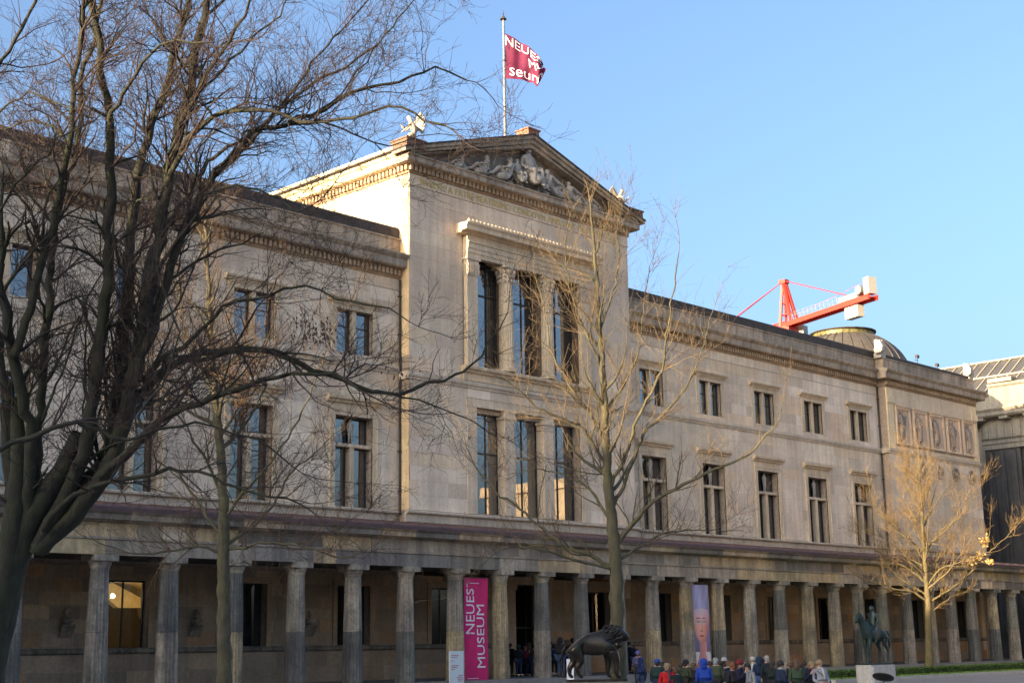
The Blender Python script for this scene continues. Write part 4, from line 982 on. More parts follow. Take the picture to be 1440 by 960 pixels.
for i in range(90):
    a = RNDm.uniform(0, 6.28); x = RNDm.uniform(.35, .92); r = .36-.1*abs(x-.65); c0 = Vector((x*k, r*math.cos(a)*k, (1.46+r*1.08*math.sin(a))*k+zl)); b.tube([c0, c0+Vector((-.10, .035*math.cos(a), -.05))], [.035, .008], 4)
b.build('mane', M_BRONZE, t)

# rider on horse, horse faces local +x
p = at(1231, 933, 62); t = thing('equestrian_statue', 'green bronze rider sitting on a standing horse on a pale stone pedestal', 'statue', (p.x, p.y, 0)); about(t, -YAW+R_(180+36))
zb = p.z
b = MB(); b.prism([(-.80, -.40), (-.70, -.50), (.70, -.50), (.80, -.40), (.80, .40), (.70, .50), (-.70, .50), (-.80, .40)], .03, zb-.12, 'z'); b.prism([(-.76, -.44), (.76, -.44), (.76, .44), (-.76, .44)], zb-.12, zb-.03, 'z'); b.build('pedestal', M_PED, t)
b = MB(); b.box(.2, .50, -.525, -.50, zb-.55, zb-.38); b.build('plaque', M_BRONZE2, t)
b = MB(); b.box(-.72, .70, -.36, .36, zb-.03, zb+.04); b.build('bronze_base', M_BRONZE2, t)
N = dict(rmp=((-.62, 0, 1.33), (.25, .26)), loi=((-.3, 0, 1.28), (.23, .27)), mid=((.05, 0, 1.24), (.24, .29)), sho=((.42, 0, 1.33), (.22, .28)), nk1=((.68, 0, 1.62), (.13, .18)), nk2=((.84, 0, 1.92), (.10, .14)), hed=((.96, 0, 2.03), (.10, .11)), muz=((1.16, 0, 1.80), (.065, .08)), nos=((1.22, 0, 1.72), (.06, .06)),
     eal=((.88, .06, 2.17), .03), ear=((.88, -.06, 2.17), .03),
     hl1=((-.62, .16, 1.10), .17), hl2=((-.50, .18, .86), .09), hl3=((-.76, .18, .55), .055), hl4=((-.74, .18, .16), .04), hl5=((-.68, .18, .06), .06),
     hr1=((-.62, -.16, 1.10), .17), hr2=((-.46, -.18, .86), .09), hr3=((-.66, -.18, .55), .055), hr4=((-.60, -.18, .16), .04), hr5=((-.54, -.18, .06), .06),
     fl1=((.46, .16, 1.05), .12), fl2=((.52, .16, .68), .065), fl3=((.50, .16, .35), .045), fl4=((.50, .16, .14), .04), fl5=((.56, .16, .06), .06),
     fr1=((.46, -.16, 1.05), .12), fr2=((.46, -.16, .68), .065), fr3=((.44, -.16, .35), .045), fr4=((.44, -.16, .14), .04), fr5=((.50, -.16, .06), .06))
ED = [('rmp','loi'),('loi','mid'),('mid','sho'),('sho','nk1'),('nk1','nk2'),('nk2','hed'),('hed','muz'),('muz','nos'),('hed','eal'),('hed','ear')]
for a in ('hl','hr'): ED += [('rmp', a+'1')]+[(a+str(i), a+str(i+1)) for i in range(1, 5)]
for a in ('fl','fr'): ED += [('sho', a+'1')]+[(a+str(i), a+str(i+1)) for i in range(1, 5)]
N = {n: ((c[0]*.92, c[1], c[2]+zb+.03), tuple(q*(1.22 if n in ('rmp','loi','mid','sho','nk1','nk2','hed','muz','nos') else 1.15) for q in (r if isinstance(r, tuple) else (r, r)))) for n, (c, r) in N.items()}
skin_obj('horse', N, ED, M_BRONZE2, t, 2)
b = MB(); b.smooth = True; z_ = zb+.03; b.tube([(-.86, 0, 1.38+z_), (-1.0, 0, 1.25+z_), (-1.02, 0, .9+z_), (-.98, 0, .55+z_)], [.04, .07, .07, .02], 8); b.build('tail', M_BRONZE2, t)
rj = dict(pel=(0,0,.0), bel=(0,0,.2), che=(.02,0,.44), nec=(.02,0,.62), hed=(.05,0,.73), top=(.04,0,.82), shl=(0,.20,.50), ell=(-.03,.28,.24), wrl=(.12,.26,.04), hal=(.2,.22,.0), shr=(0,-.20,.50), elr=(-.03,-.30,.24), wrr=(.06,-.30,.0), har=(.1,-.30,-.06),
          hil=(.05,.14,-.03), knl=(.36,.30,-.22), anl=(.25,.32,-.62), tol=(.36,.34,-.70), hir=(.05,-.14,-.03), knr=(.36,-.30,-.22), anr=(.25,-.32,-.62), tor=(.36,-.34,-.70))
hb_ = MB(); hb_.smooth = True; hb_.ball((.03, 0, zb+2.36), .115, 10, 1.2); hb_.build('head_of_hair', M_BRONZE2, t)
nd = xf(fig_nodes(rj, 1.0, 1.25), Matrix.Translation((-.02, 0, zb+1.60))); skin_obj('rider', nd, HE, M_BRONZE2, t, 2)
# black disc on a stem
p = at(1242, 952, 57); t = thing('disc_spotlight', 'round black dish tilted on a thin stem in front of the statue pedestal', 'spotlight', (p.x, p.y, .05)); 
b = MB(); b.tube([(0, 0, 0), (0, 0, p.z-.08)], .03, 8); b.lathe([(.2, 0), (.2, .03)], (0, 0, 0), 12); b.build('stem', M_METAL, t)
b = MB(); b.lathe([(.01, -.10), (.25, -.06), (.42, 0), (.43, .03), (.02, .04)], (0, 0, 0), 24)
Mx = Matrix.Translation((0, 0, p.z-.05)) @ Matrix.Rotation(-YAW, 4, 'Z') @ Matrix.Rotation(R_(14), 4, 'Y') @ Matrix.Rotation(R_(-20), 4, 'X')
b.v = [tuple(Mx @ Vector(v)) for v in b.v]; b.build('dish', simple('matt_black_metal', (.012, .014, .014), .5), t)

# ================================================================== PEOPLE
SK = simple('skin', (0.42, 0.24, 0.17), .6, var=.05)
HAIRM = {'dark': simple('dark_hair', (.025, .018, .014), .7), 'brown': simple('brown_hair', (.10, .055, .03), .7), 'blond': simple('blond_hair', (.27, .18, .09), .7), 'grey': simple('grey_hair', (.26, .25, .24), .8), 'ginger': simple('ginger_hair', (.17, .06, .025), .7)}
_cm = {}
def cloth(c):
    if c not in _cm: _cm[c] = simple('cloth', c, .9, var=.15, scale=9)
    return _cm[c]
def hand(nd, ed, w_, h_, side):
    "five short fingers rooted in the palm"
    W_ = Vector(nd[w_][0]); H_ = Vector(nd[h_][0]); d = (H_-W_).normalized(); s = d.cross(Vector((1, 0, 0)));
    s = s.normalized() if s.length > .1 else Vector((0, 1, 0))
    for i, (o, l) in enumerate(((-.03, .055), (-.01, .07), (.01, .065), (.03, .05))):
        a = H_+s*o+d*.02; b_ = a+d*l*.55+Vector((side*-.008, 0, 0)); c = b_+d*l*.5+Vector((side*-.02, -.0, 0))
        nd[h_+'f%d' % i] = (tuple(a), (.010, .010)); nd[h_+'g%d' % i] = (tuple(b_), (.009, .009)); nd[h_+'h%d' % i] = (tuple(c), (.007, .007)); ed += [(h_, h_+'f%d' % i), (h_+'f%d' % i, h_+'g%d' % i), (h_+'g%d' % i, h_+'h%d' % i)]
    a = W_+(H_-W_)*.4-s*.035; c = a+d*.045-s*.012; nd[h_+'t'] = (tuple(a), (.012, .012)); nd[h_+'u'] = (tuple(c), (.009, .009)); ed += [(w_, h_+'t'), (h_+'t', h_+'u')]
def person_set(j):
    nd = fig_nodes(j); ed = list(HE)
    nd['nose'] = ((j['hed'][0], j['hed'][1]-.125, j['hed'][2]-.01), (.014, .014)); ed.append(('hed', 'nose'))
    for s in (-1, 1): nd['e%d' % s] = ((j['hed'][0]+s*.092, j['hed'][1]+.01, j['hed'][2]), (.016, .02)); ed.append(('hed', 'e%d' % s))
    hand(nd, ed, 'wrl', 'hal', 1); hand(nd, ed, 'wrr', 'har', -1)
    body = skin_mesh('body', nd, ed, 1); body.materials.append(SK)
    cj = {n: (c, tuple(q*1.28+.012 for q in r)) for n, (c, r) in fig_nodes(j).items() if n in ('pel','bel','che','shl','ell','wrl','shr','elr','wrr')}
    cj['nc'] = (tuple(Vector(j['nec'])-Vector((0, 0, .04))), (.085, .085)); h = Vector(j['pel']); cj['hem'] = (tuple(h-Vector((0, 0, .22))), (.21, .17)); cj['pel'] = (cj['pel'][0], (.20, .16)); cj['bel'] = (cj['bel'][0], (.19, .155)); cj['che'] = (cj['che'][0], (.20, .15))
    coat = skin_mesh('coat', cj, [('hem','pel'),('pel','bel'),('bel','che'),('che','nc'),('che','shl'),('shl','ell'),('ell','wrl'),('che','shr'),('shr','elr'),('elr','wrr')], 1)
    tj = {n: (c, tuple(q*1.22+.01 for q in r)) for n, (c, r) in fig_nodes(j).items() if n in ('pel','hil','knl','anl','hir','knr','anr')}
    tr = skin_mesh('trousers', tj, [('pel','hil'),('hil','knl'),('knl','anl'),('pel','hir'),('hir','knr'),('knr','anr')], 1)
    sh = MB()
    for n, q in (('anl', 'tol'), ('anr', 'tor')):
        a, c = Vector(j[n]), Vector(j[q]); a.z = .05; c.z = .045; sh.tube([a+(a-c)*.3, a, c, c+(c-a)*.4], [.045, .06, .05, .03], 8)
    shm = sh.mesh('shoes'); shm.materials.append(HAIRM['dark'])
    eb = MB(); hx, hy, hz = j['hed']
    for s in (-1, 1): eb.ball((hx+s*.036, hy-.098, hz+.015), .011, 6)
    eb.tube([(hx-.025, hy-.10, hz-.05), (hx+.025, hy-.10, hz-.05)], .006, 4)
    em = eb.mesh('eyes_and_mouth'); em.materials.append(HAIRM['dark'])
    hb = MB(); hb.smooth = True
    hb.lathe([(.118, -.02), (.122, .03), (.112, .08), (.08, .125), (.03, .147), (.001, .15)], (hx, hy+.018, hz+.01), 12); hb.ball((hx, hy+.055, hz-.03), .095, 8, 1.1)
    hm = hb.mesh('hair')
    lb = MB(); lb.smooth = True; lb.lathe([(.118, -.02), (.122, .03), (.112, .08), (.08, .125), (.001, .15)], (hx, hy+.018, hz+.01), 12); lb.tube([(hx, hy+.06, hz+.02), (hx, hy+.08, hz-.12), (hx, hy+.075, hz-.27)], [.10, .105, .06], 8); lm = lb.mesh('hair')
    ht = MB(); ht.smooth = True; ht.lathe([(.126, .0), (.13, .03), (.118, .09), (.085, .14), (.001, .165)], (hx, hy+.015, hz+.015), 12); ht.lathe([(.133, 0), (.135, .05), (.128, .06)], (hx, hy+.015, hz+.01), 12); htm = ht.mesh('knitted_hat')
    hd = MB(); hd.smooth = True; hd.ball((hx, hy+.04, hz+.02), .145, 10, 1.15); hd.tube([(hx, hy+.06, hz-.05), (hx, hy+.04, hz-.18)], [.13, .12], 10); hdm = hd.mesh('hood')
    return dict(body=body, coat=coat, tr=tr, sh=shm, em=em, hair=hm, long=lm, hat=htm, hood=hdm)
P_SETS = [person_set(pose()), person_set(pose(ell=(.27,-.02,1.12), wrl=(.16,-.22,1.02), hal=(.10,-.28,1.03), elr=(-.27,-.02,1.12), wrr=(-.16,-.22,1.02), har=(-.10,-.28,1.03))),
          person_set(pose(elr=(-.26,-.06,1.14), wrr=(-.12,-.22,1.36), har=(-.08,-.25,1.44), knl=(.11,-.08,.5), anl=(.12,.0,.09)))]
SK_ = {}; i_rnd = random.Random(12)
def person(x, y, z, ang, h, coat, tr, hair, head, label, group, ps=0, bag=None):
    coat = tuple(q*(.75 if max(coat) > .3 else .6) for q in coat); t = thing('person', label, 'person', (x, y, z), group, ang); k = h/1.75; t.scale = (k, k, k); D = P_SETS[ps]
    link('body', D['body'], t)
    def part(name, me, mat):
        key = (me.name, mat.name)
        if key not in SK_:
            m2 = me.copy(); m2.materials.clear(); m2.materials.append(mat); SK_[key] = m2
        return link(name, SK_[key], t)
    part('coat', D['coat'], cloth(coat)); part('trousers', D['tr'], cloth(tr)); link('shoes', D['sh'], t); link('eyes_and_mouth', D['em'], t)
    if head in ('hair', 'long'): part('hair', D[head], HAIRM[hair])
    elif head == 'hood': part('hood', D['hood'], cloth(coat))
    else: part('hair', D['hair'], HAIRM[hair]); part('knitted_hat', D['hat'], cloth(head))
    if ps != 0 and head != 'hood':
        b = MB(); b.smooth = True; b.tube([(-.07, -.05, 1.50), (.07, -.06, 1.49), (.09, .06, 1.50), (-.08, .06, 1.51), (-.07, -.05, 1.50)], .035, 7); b.tube([(.04, -.09, 1.50), (.06, -.16, 1.3), (.05, -.17, 1.12)], [.04, .045, .04], 6); b.build('scarf', cloth((.45, .43, .40) if i_rnd.random() < .4 else (.05, .04, .06)), t)
    if i_rnd.random() < .35:
        b = MB(); b.tube([(-.16, -.10, 1.42), (.05, -.19, 1.2), (.24, -.08, .98)], .012, 4); b.prism([(.17, .86), (.35, .88), (.33, 1.08), (.19, 1.07)], -.12, .10, 'y'); b.build('shoulder_bag', cloth((.06, .045, .03)), t)
    if bag:
        b = MB(); b.box(-.15, .15, .14, .30, 1.0, 1.42); b.build('backpack', cloth(bag), t)
    return t
FG = 'visitors standing in the courtyard'
NAVY = (.015, .022, .05); BLACK = (.012, .012, .014); OLIVE = (.045, .06, .03); GREYC = (.42, .42, .44)
lst = [ # px, py head top, facing deg (0 = towards camera), coat, trousers, hair, head, label, pose
 (924, 927, 170, (.02,.05,.05), NAVY, 'dark', (.025,.06,.22), 'person in a dark teal coat and bright blue knitted hat', 0),
 (938, 933, 0, (.55,.012,.015), BLACK, 'blond', 'hair', 'person in a bright red jacket with fair hair', 1),
 (949, 937, 200, (.02,.03,.03), BLACK, 'brown', 'hair', 'short person in a black coat beside the one in the red jacket', 0),
 (964, 928, 140, OLIVE, BLACK, 'dark', (.012,.015,.02), 'person in an olive coat and black hat left of the portrait banner', 0),
 (989, 927, 180, (.02,.07,.42), NAVY, 'dark', 'hood', 'person in a bright blue hooded jacket below the portrait banner', 0),
 (1006, 925, 160, (.07,.085,.045), BLACK, 'grey', 'hair', 'grey-haired person in a moss green coat', 0),
 (1018, 925, 150, BLACK, NAVY, 'dark', (.38,.37,.35), 'person in a black coat and white knitted hat', 1),
 (1030, 931, 210, (.03,.025,.03), BLACK, 'ginger', 'hair', 'ginger-haired person in a dark coat', 0),
 (1040, 928, 60, (.02,.02,.05), NAVY, 'brown', (.14,.015,.02), 'person in a dark navy jacket and wine-red hat', 2),
 (1051, 933, 320, (.35,.33,.33), BLACK, 'dark', 'long', 'short person in a pale jacket with long dark hair', 1),
 (1058, 924, 100, (.62,.60,.56), (.3,.3,.32), 'blond', (.40,.38,.33), 'person in a cream coat and cream hat with a phone raised', 2),
 (1067, 924, 180, (.012,.035,.09), (.05,.10,.22), 'dark', 'hood', 'tall person in a dark blue hooded parka beside the cream coat', 0),
 (1078, 922, 200, (.015,.025,.035), BLACK, 'grey', 'hair', 'tall grey-haired person in a near-black long coat', 0),
 (1097, 929, 100, (.02,.035,.09), NAVY, 'dark', 'hair', 'person alone in a dark blue jacket between the long coat and the green parka', 1),
 (1119, 928, 180, (.06,.10,.05), BLACK, 'brown', 'long', 'person seen from behind in a green parka with long brown hair', 0),
 (1141, 930, 10, (.01,.016,.04), BLACK, 'blond', 'hair', 'fair-haired person in a navy coat with a white scarf', 2),
 (1152, 928, 20, GREYC, (.25,.25,.28), 'blond', 'long', 'person with long fair hair in a pale grey coat, rightmost of the visitors'  , 1)]
for i, (px, py, fa, co, tr_, ha, hd_, lab, ps) in enumerate(lst):
    hor = 911-.0157*(px-720); h = 1.72+.05*math.sin(i*1.7); d = (2.3-.05-h)*2000/(py-hor); d = max(46, min(60, d)); p = at(px, py, d); h = p.z-.05
    person(p.x, p.y, .05, -YAW+R_(fa), h*1.01, co, tr_, ha, hd_, lab, FG, ps, None)
EX = [(931, 930, 'person in black behind the red jacket, left side', BLACK, 'dark'), (957, 932, 'dark-haired person in a charcoal coat next to the olive coat', (.03,.03,.035), 'dark'), (975, 931, 'person in a black coat directly left of the blue hood', BLACK, 'brown'), (998, 929, 'person in a dark brown coat between the blue hood and moss green coat', (.04,.028,.02), 'dark'), (1012, 930, 'person in near-black standing behind the grey-haired visitor', (.015,.015,.02), 'dark'),
      (1024, 929, 'person in dark blue just left of the ginger hair', NAVY, 'brown'), (1035, 932, 'person in black right of the ginger hair', BLACK, 'dark'), (1045, 930, 'person in charcoal right of the wine-red hat', (.025,.025,.03), 'grey'), (1072, 926, 'dark-haired person in black between the parka and the long coat', BLACK, 'dark'), (1086, 929, 'person in a very dark green coat right of the tall grey-haired visitor', (.012,.025,.02), 'dark'), (1110, 931, 'person in black behind the green parka', BLACK, 'brown'), (1131, 932, 'person in dark grey left of the navy coat and scarf', (.03,.03,.035), 'dark')]
for i, (px, py, lab, co, ha) in enumerate(EX):
    d = 57+3*math.sin(i*1.9); p = at(px, py, d); h = min(1.88, max(1.5, p.z-.05)); person(p.x, p.y, .05, -YAW+R_(180+60*math.sin(i*2.7)), h, co, BLACK, ha, 'long' if i % 3 == 0 else 'hair', lab, FG, i % 3)
QG = 'visitors queueing at the museum entrance'
lst2 = [(717, 904, 72, BLACK, 'dark', 'hair', 'person in black at the left end of the entrance queue'), (729, 906, 71.5, (.03,.03,.035), 'dark', (.02,.05,.06), 'person in a dark hat in the queue left of the pale column'),
 (738, 908, 73, (.30,.02,.09), 'brown', 'hair', 'person in a crimson coat in the entrance queue'), (744, 903, 74, (.10,.05,.035), 'brown', 'long', 'person in a brown coat with pale bag in the entrance queue'), (752, 905, 75, NAVY, 'dark', 'hair', 'person in navy half hidden by the column in the entrance queue'),
 (774, 902, 73, (.22,.02,.07), 'dark', 'hair', 'person in wine red partly hidden by the column'), (779, 905, 72, (.015,.04,.10), 'dark', 'hair', 'person in blue left of the large dark-coated visitor'), (788, 896, 68, BLACK, 'dark', 'hood', 'tall person in a black hooded coat behind the lion'), (797, 899, 72, (.05,.03,.02), 'brown', 'hair', 'brown-haired person behind the back of the lion'), (805, 897, 74, BLACK, 'dark', (.012,.012,.015), 'person in a black hat above the back of the lion'),
 (884, 902, 76, NAVY, 'dark', 'hair', 'person in navy just right of the big trunk, at the wall'), (892, 907, 74, (.012,.02,.05), 'brown', 'hair', 'person in a blue-black coat right of the big trunk'), (897, 915, 69, (.12,.10,.22), 'brown', (.12,.10,.3), 'person in a mauve coat and hat on the colonnade steps'), (901, 925, 66, (.01,.03,.13), 'dark', 'hood', 'person in a royal blue coat coming down the colonnade steps')]
for i, (px, py, d, co, ha, hd_, lab) in enumerate(lst2):
    p = at(px, py, d); zf = .9 if p.y > 47.5 else max(.05, min(.9, p.z-1.7)); h = min(1.9, max(1.5, p.z-zf))
    person(p.x, p.y, zf, -YAW+R_(150+40*math.sin(i*2.3)), h, co, (.03,.05,.10) if i % 2 else BLACK, ha, hd_, lab, QG, i % 3)

# ================================================================== NEIGHBOUR BUILDING
NX = 118.0; nb = thing('neighbouring_building', 'large blackened stone building at the right edge with sunlit attic and a glazed sloping roof', 'building', (NX, 50, 0))
M_NB = stone('grey_limestone', (0.36, 0.32, 0.25), patch=.2, streak=.3); M_NBD = stone('soot_blackened_stone', (0.105, 0.10, 0.095), streak=.5, patch=.4)
def nbm(b, name, mat, kind=None): return cbm(b, name, mat, kind, nb)
Y0, Y1 = 34.0, 57.0
b = MB(); b.box(NX+.4, NX+14, Y0, Y1, 0, 21); b.box(NX+2.5, NX+14, Y1, 80, 0, 21); nbm(b, 'wall', M_NBD)
b = MB()
for k in range(4): 
    y1 = Y1-k*5.2; b.box(NX, NX+.4, y1-3.2, y1, 0, 18.6)
    for q in range(3): b.box(NX-.12, NX, y1-.75-q*1.05, y1-.15-q*1.05, .5, 18.4)
nbm(b, 'pilaster', M_NBD)
b = MB(); b.prism([(NX+.5, 18.6), (NX-.15, 18.6), (NX-.15, 19.0), (NX-.25, 19.05), (NX-.25, 19.35), (NX-.4, 19.5), (NX+.5, 19.6)], Y0, Y1+.1, 'y'); b.box(NX+2.2, NX+2.6, Y1, 80, 16.8, 17.6); nbm(b, 'architrave', M_NB)
b = MB(); b.box(NX-.02, NX+.4, Y0, Y1, 19.55, 21.36); b.box(NX+2.3, NX+2.6, Y1, 80, 21.2, 21.36); 
for k in range(30): y = Y1-.1-k*.75; b.box(NX-.10, NX-.02, y-.35, y, 19.6, 21.0)
b.box(NX+2.3, NX+2.6, Y1, 80, 17.6, 21.2); nbm(b, 'frieze', M_NB)
b = MB(); b.prism([(NX+.6, 21.35), (NX-.8, 21.35), (NX-.95, 21.5), (NX-.95, 21.75), (NX-1.15, 22.0), (NX-1.15, 22.1), (NX+.6, 22.3)], Y0, Y1+1.1, 'y')
b.prism([(NX+2.6, 21.35), (NX+1.2, 21.35), (NX+1.05, 21.5), (NX+1.05, 21.75), (NX+.85, 22.0), (NX+.85, 22.1), (NX+2.6, 22.3)], Y1+1.11, 80, 'y'); nbm(b, 'cornice', M_NB)
b = MB()
for k in range(9): b = MB(); y = Y1+.3-k*2.2; b.box(NX-.85, NX-.05, y-.8, y, 21.12, 21.34); nbm(b, 'modillion', M_NB)
b = MB(); b.box(NX+1.3, NX+2.2, Y1+2, Y1+2.8, 21.1, 21.34); nbm(b, 'modillion', M_NB)
b = MB(); b.prism([(NX+.6, 22.3), (NX-.2, 22.25), (NX-.2, 22.6), (NX-.05, 22.7), (NX-.05, 24.0), (NX-.25, 24.15), (NX-.25, 24.35), (NX+.8, 24.4)], Y0, Y1-.8, 'y'); b.prism([(NX+1.6, 22.2), (NX+.9, 22.25), (NX+1.0, 23.7), (NX+.85, 23.85), (NX+1.8, 23.9)], Y1-.79, 80, 'y'); b.box(NX-.5, NX+.6, Y1-3.2, Y1-1.0, 24.4, 24.75); nbm(b, 'attic', M_NB)
b = MB(); r0 = (NX+.8, 23.6); r1 = (NX+7.5, 27.9)
b.prism([r0, r1, (r1[0], r1[1]-.1), (r0[0], r0[1]-.1)], Y0, 82, 'y'); nbm(b, 'roof_glazing', simple('dusty_dark_glazing', (.085, .08, .07), .35, var=.25))
b = MB()
for k in range(44): y = Y0+.3+k*1.09; b.obox((r0[0], y, r0[1]+.06), (r1[0], y, r1[1]+.06), .10, .10)
for q in (0.02, .5, .98): 
    p0 = Vector((r0[0]+(r1[0]-r0[0])*q, Y0, r0[1]+(r1[1]-r0[1])*q+.1)); b.obox(p0, p0+Vector((0, 82-Y0, 0)), .14, .14)
nbm(b, 'roof_bar', simple('sand_painted_glazing_bar', (.36, .31, .23), .6), 'stuff')
b = MB(); b.box(r1[0]-.1, NX+14, Y0, 82, 27.3, 27.85); nbm(b, 'roof_ridge', M_METAL)

# ================================================================== CRANE (far beyond the museum)
def px_at_z(px, py, z):
    v = CR*((px-720)/2000.0) - CU*((py-480)/2000.0) + _f
    return Vector(EYE+v*((z-EYE[2])/v[2]))
cb = at(1106, 462, 260); cr = thing('tower_crane', 'red tower crane with pale counterweights rising behind the museum roof', 'crane', (cb.x, cb.y, 0))
M_RP = simple('red_crane_paint', (.62, .05, .03), .5, var=.1); M_CWT = simple('pale_concrete_counterweight', (.45, .42, .36), .8, var=.1); M_RC = simple('faded_red_tie', (.45, .05, .06), .6)
zj = cb.z; e1 = px_at_z(1228, 414, zj+.9); dj = Vector((e1.x-cb.x, e1.y-cb.y, 0)).normalized(); LJ = Vector((e1.x-cb.x, e1.y-cb.y, 0)).length
sj = dj.cross(Vector((0, 0, 1)))
def lattice(b, p0, p1, w_, h_, n, r=.14):
    p0, p1 = Vector(p0), Vector(p1); d = (p1-p0).normalized(); s = d.cross(Vector((0, 0, 1)))
    if s.length < .1: s = Vector((1, 0, 0))
    s.normalize(); u = s.cross(d).normalized(); c4 = [s*w_/2+u*h_/2, -s*w_/2+u*h_/2, -s*w_/2-u*h_/2, s*w_/2-u*h_/2]
    for c in c4: b.obox(p0+c, p1+c, r*1.6, r*1.6)
    for i in range(n):
        a, e = p0+(p1-p0)*(i/n), p0+(p1-p0)*((i+1)/n)
        for k in range(4): b.obox(a+c4[k], e+c4[(k+1) % 4], r, r); b.obox(a+c4[k], a+c4[(k+1) % 4], r, r)
def cst(b, name, mat, kind=None): return b.build(name, mat, cr, kind)
b = MB(); lattice(b, (0, 0, 0), (0, 0, zj-1), 1.8, 1.8, 34, .18); cst(b, 'mast', M_RP)
b = MB(); b.box(-1.4, 1.4, -1.4, 1.4, zj-1.2, zj+.3); cst(b, 'slewing_ring', M_RP)
b = MB(); z = zj+.5
for s in (-.9, .9): b.obox(Vector((0, 0, z))+sj*s, dj*LJ+Vector((0, 0, z))+sj*s, .3, .85)
for i in range(14): b.obox(dj*(LJ*i/14)+sj*.9+Vector((0, 0, z)), dj*(LJ*(i+.5)/14)-sj*.9+Vector((0, 0, z)), .15, .3)
b.obox(dj*LJ*.0+Vector((0, 0, z)), dj*LJ+Vector((0, 0, z)), 1.5, .12)
cst(b, 'counter_jib', M_RP)
b = MB()
for s in (-1.1, 1.1):
    for q in (1.2, 1.7): b.obox(dj*3+sj*s+Vector((0, 0, z+q)), dj*LJ*.66+sj*s+Vector((0, 0, z+q)), .035, .035)
    for i in range(12): p_ = dj*(3+(LJ*.66-3)*i/11)+sj*s; b.obox(p_+Vector((0, 0, z+.4)), p_+Vector((0, 0, z+1.7)), .035, .035, Vector((1, 0, 0)))
cst(b, 'handrail', simple('galvanised_rail', (.3, .3, .3), .5))
b = MB(); b.box(1.5, 3.0, -2.6, -1.2, zj-1.6, zj+.5); cst(b, 'cab', M_CWT)
b = MB(); lattice(b, (0, 0, z), -dj*48+Vector((0, 0, z)), 1.4, 1.4, 26, .12); cst(b, 'jib', M_RP)
ztop = at(1103, 391, 260).z
b = MB()
for s in (-.7, .7):
    b.obox(dj*-.9+sj*s+Vector((0, 0, z)), sj*s*.35+Vector((-.0, 0, ztop)), .42, .42); b.obox(dj*2.5+sj*s+Vector((0, 0, z)), sj*s*.35+Vector((0, 0, ztop)), .5, .5)
for q in (.25, .5, .75): b.obox(dj*(-1.0*(1-q))+Vector((0, 0, z+(ztop-z)*q)), dj*(2.5*(1-q))+Vector((0, 0, z+(ztop-z)*q)), .3, .3)
b.box(-.7, .7, -.7, .7, ztop-.6, ztop+.1)
cst(b, 'a_frame', M_RP)
b = MB()
b.tube([(0, 0, ztop), dj*LJ*.74+Vector((0, 0, z+1.6))], .10, 5)
for s in (-.4, .4): b.tube([Vector((0, 0, ztop)), -dj*34+sj*s+Vector((0, 0, z+.6))], .08, 5)
b.tube([(0, 0, z+1.2), dj*LJ*.9+Vector((0, 0, z+3))], .03, 4)
cst(b, 'tie_rod', M_RC)
def cwt(a, d, zz0, zz1, w_, name): 
    b = MB(); b.obox(dj*LJ*a+Vector((0, 0, (zz0+zz1)/2)), dj*LJ*d+Vector((0, 0, (zz0+zz1)/2)), w_, zz1-zz0); cst(b, name, M_CWT)
cwt(.72, .86, zj-2.1, zj-.1, 1.4, 'counterweight'); cwt(.66, .86, zj+1.1, zj+2.0, 1.5, 'machinery_housing'); cwt(.945, 1.0, zj+1.1, zj+4.0, 1.7, 'counterweight')
b = MB(); b.tube([dj*LJ*.89+sj*1.0+Vector((0, 0, zj+2.2)), dj*LJ*.89-sj*1.0+Vector((0, 0, zj+2.2))], .8, 14); cst(b, 'winch_drum', simple('grey_winch', (.25, .25, .25), .5))

# ================================================================== BUILDINGS OUT OF FRAME (unseen; heights set for the long shadow, extent for mirroring in panes)
def plain_building(name, label, x0, x1, y0, y1, h, n, mat, axis='x', base=(0.42, 0.33, 0.22)):
    t = thing(name, label, 'building', (x0, y0, 0))
    b = MB(); b.box(0, x1-x0, 0, y1-y0, 0, h); b.box(-.4, x1-x0+.4, -.4, y1-y0+.4, h, h+.9); b.build('wall', mat, t)
    wb = MB()
    for k in range(n):
        for z in (3, h*.55):
            y = (k+.5)*(y1-y0)/n; wb.box(-.1, .05, y-.7, y+.7, z, z+2.8); wb.box(x1-x0-.05, x1-x0+.1, y-.7, y+.7, z, z+2.8)
    wb.build('window', M_GLASS, t); return t
M_OFF = stone('unseen_block_sandstone', (0.60, 0.47, 0.32), streak=.1)
plain_building('shade_block', 'low unseen building mass left of the picture, height set to shade the old tree', -44, -30, -20, 22.0, 14.8, 8, M_OFF)  # unseen masses, stepped in height to place the shadow edge on trees and colonnade
plain_building('shade_block', 'taller unseen building mass left of the picture, height set to shade the middle trees', -44, -30, 22.1, 38, 17.2, 4, M_OFF)
plain_building('shade_block', 'still taller unseen building mass left of the picture, height set to shade the right tree', -44, -30, 38.1, 52.4, 23.7, 4, M_OFF)
plain_building('shade_block', 'tallest unseen building mass left of the picture, height set to shade the colonnade roof', -46, -30, 52.6, 78, 30.5, 6, M_OFF)
plain_building('mirror_block', 'sunlit unseen building mass right of the picture, extent set for mirroring in the panes', 100, 124, 6, 28, 17, 6, M_OFF)
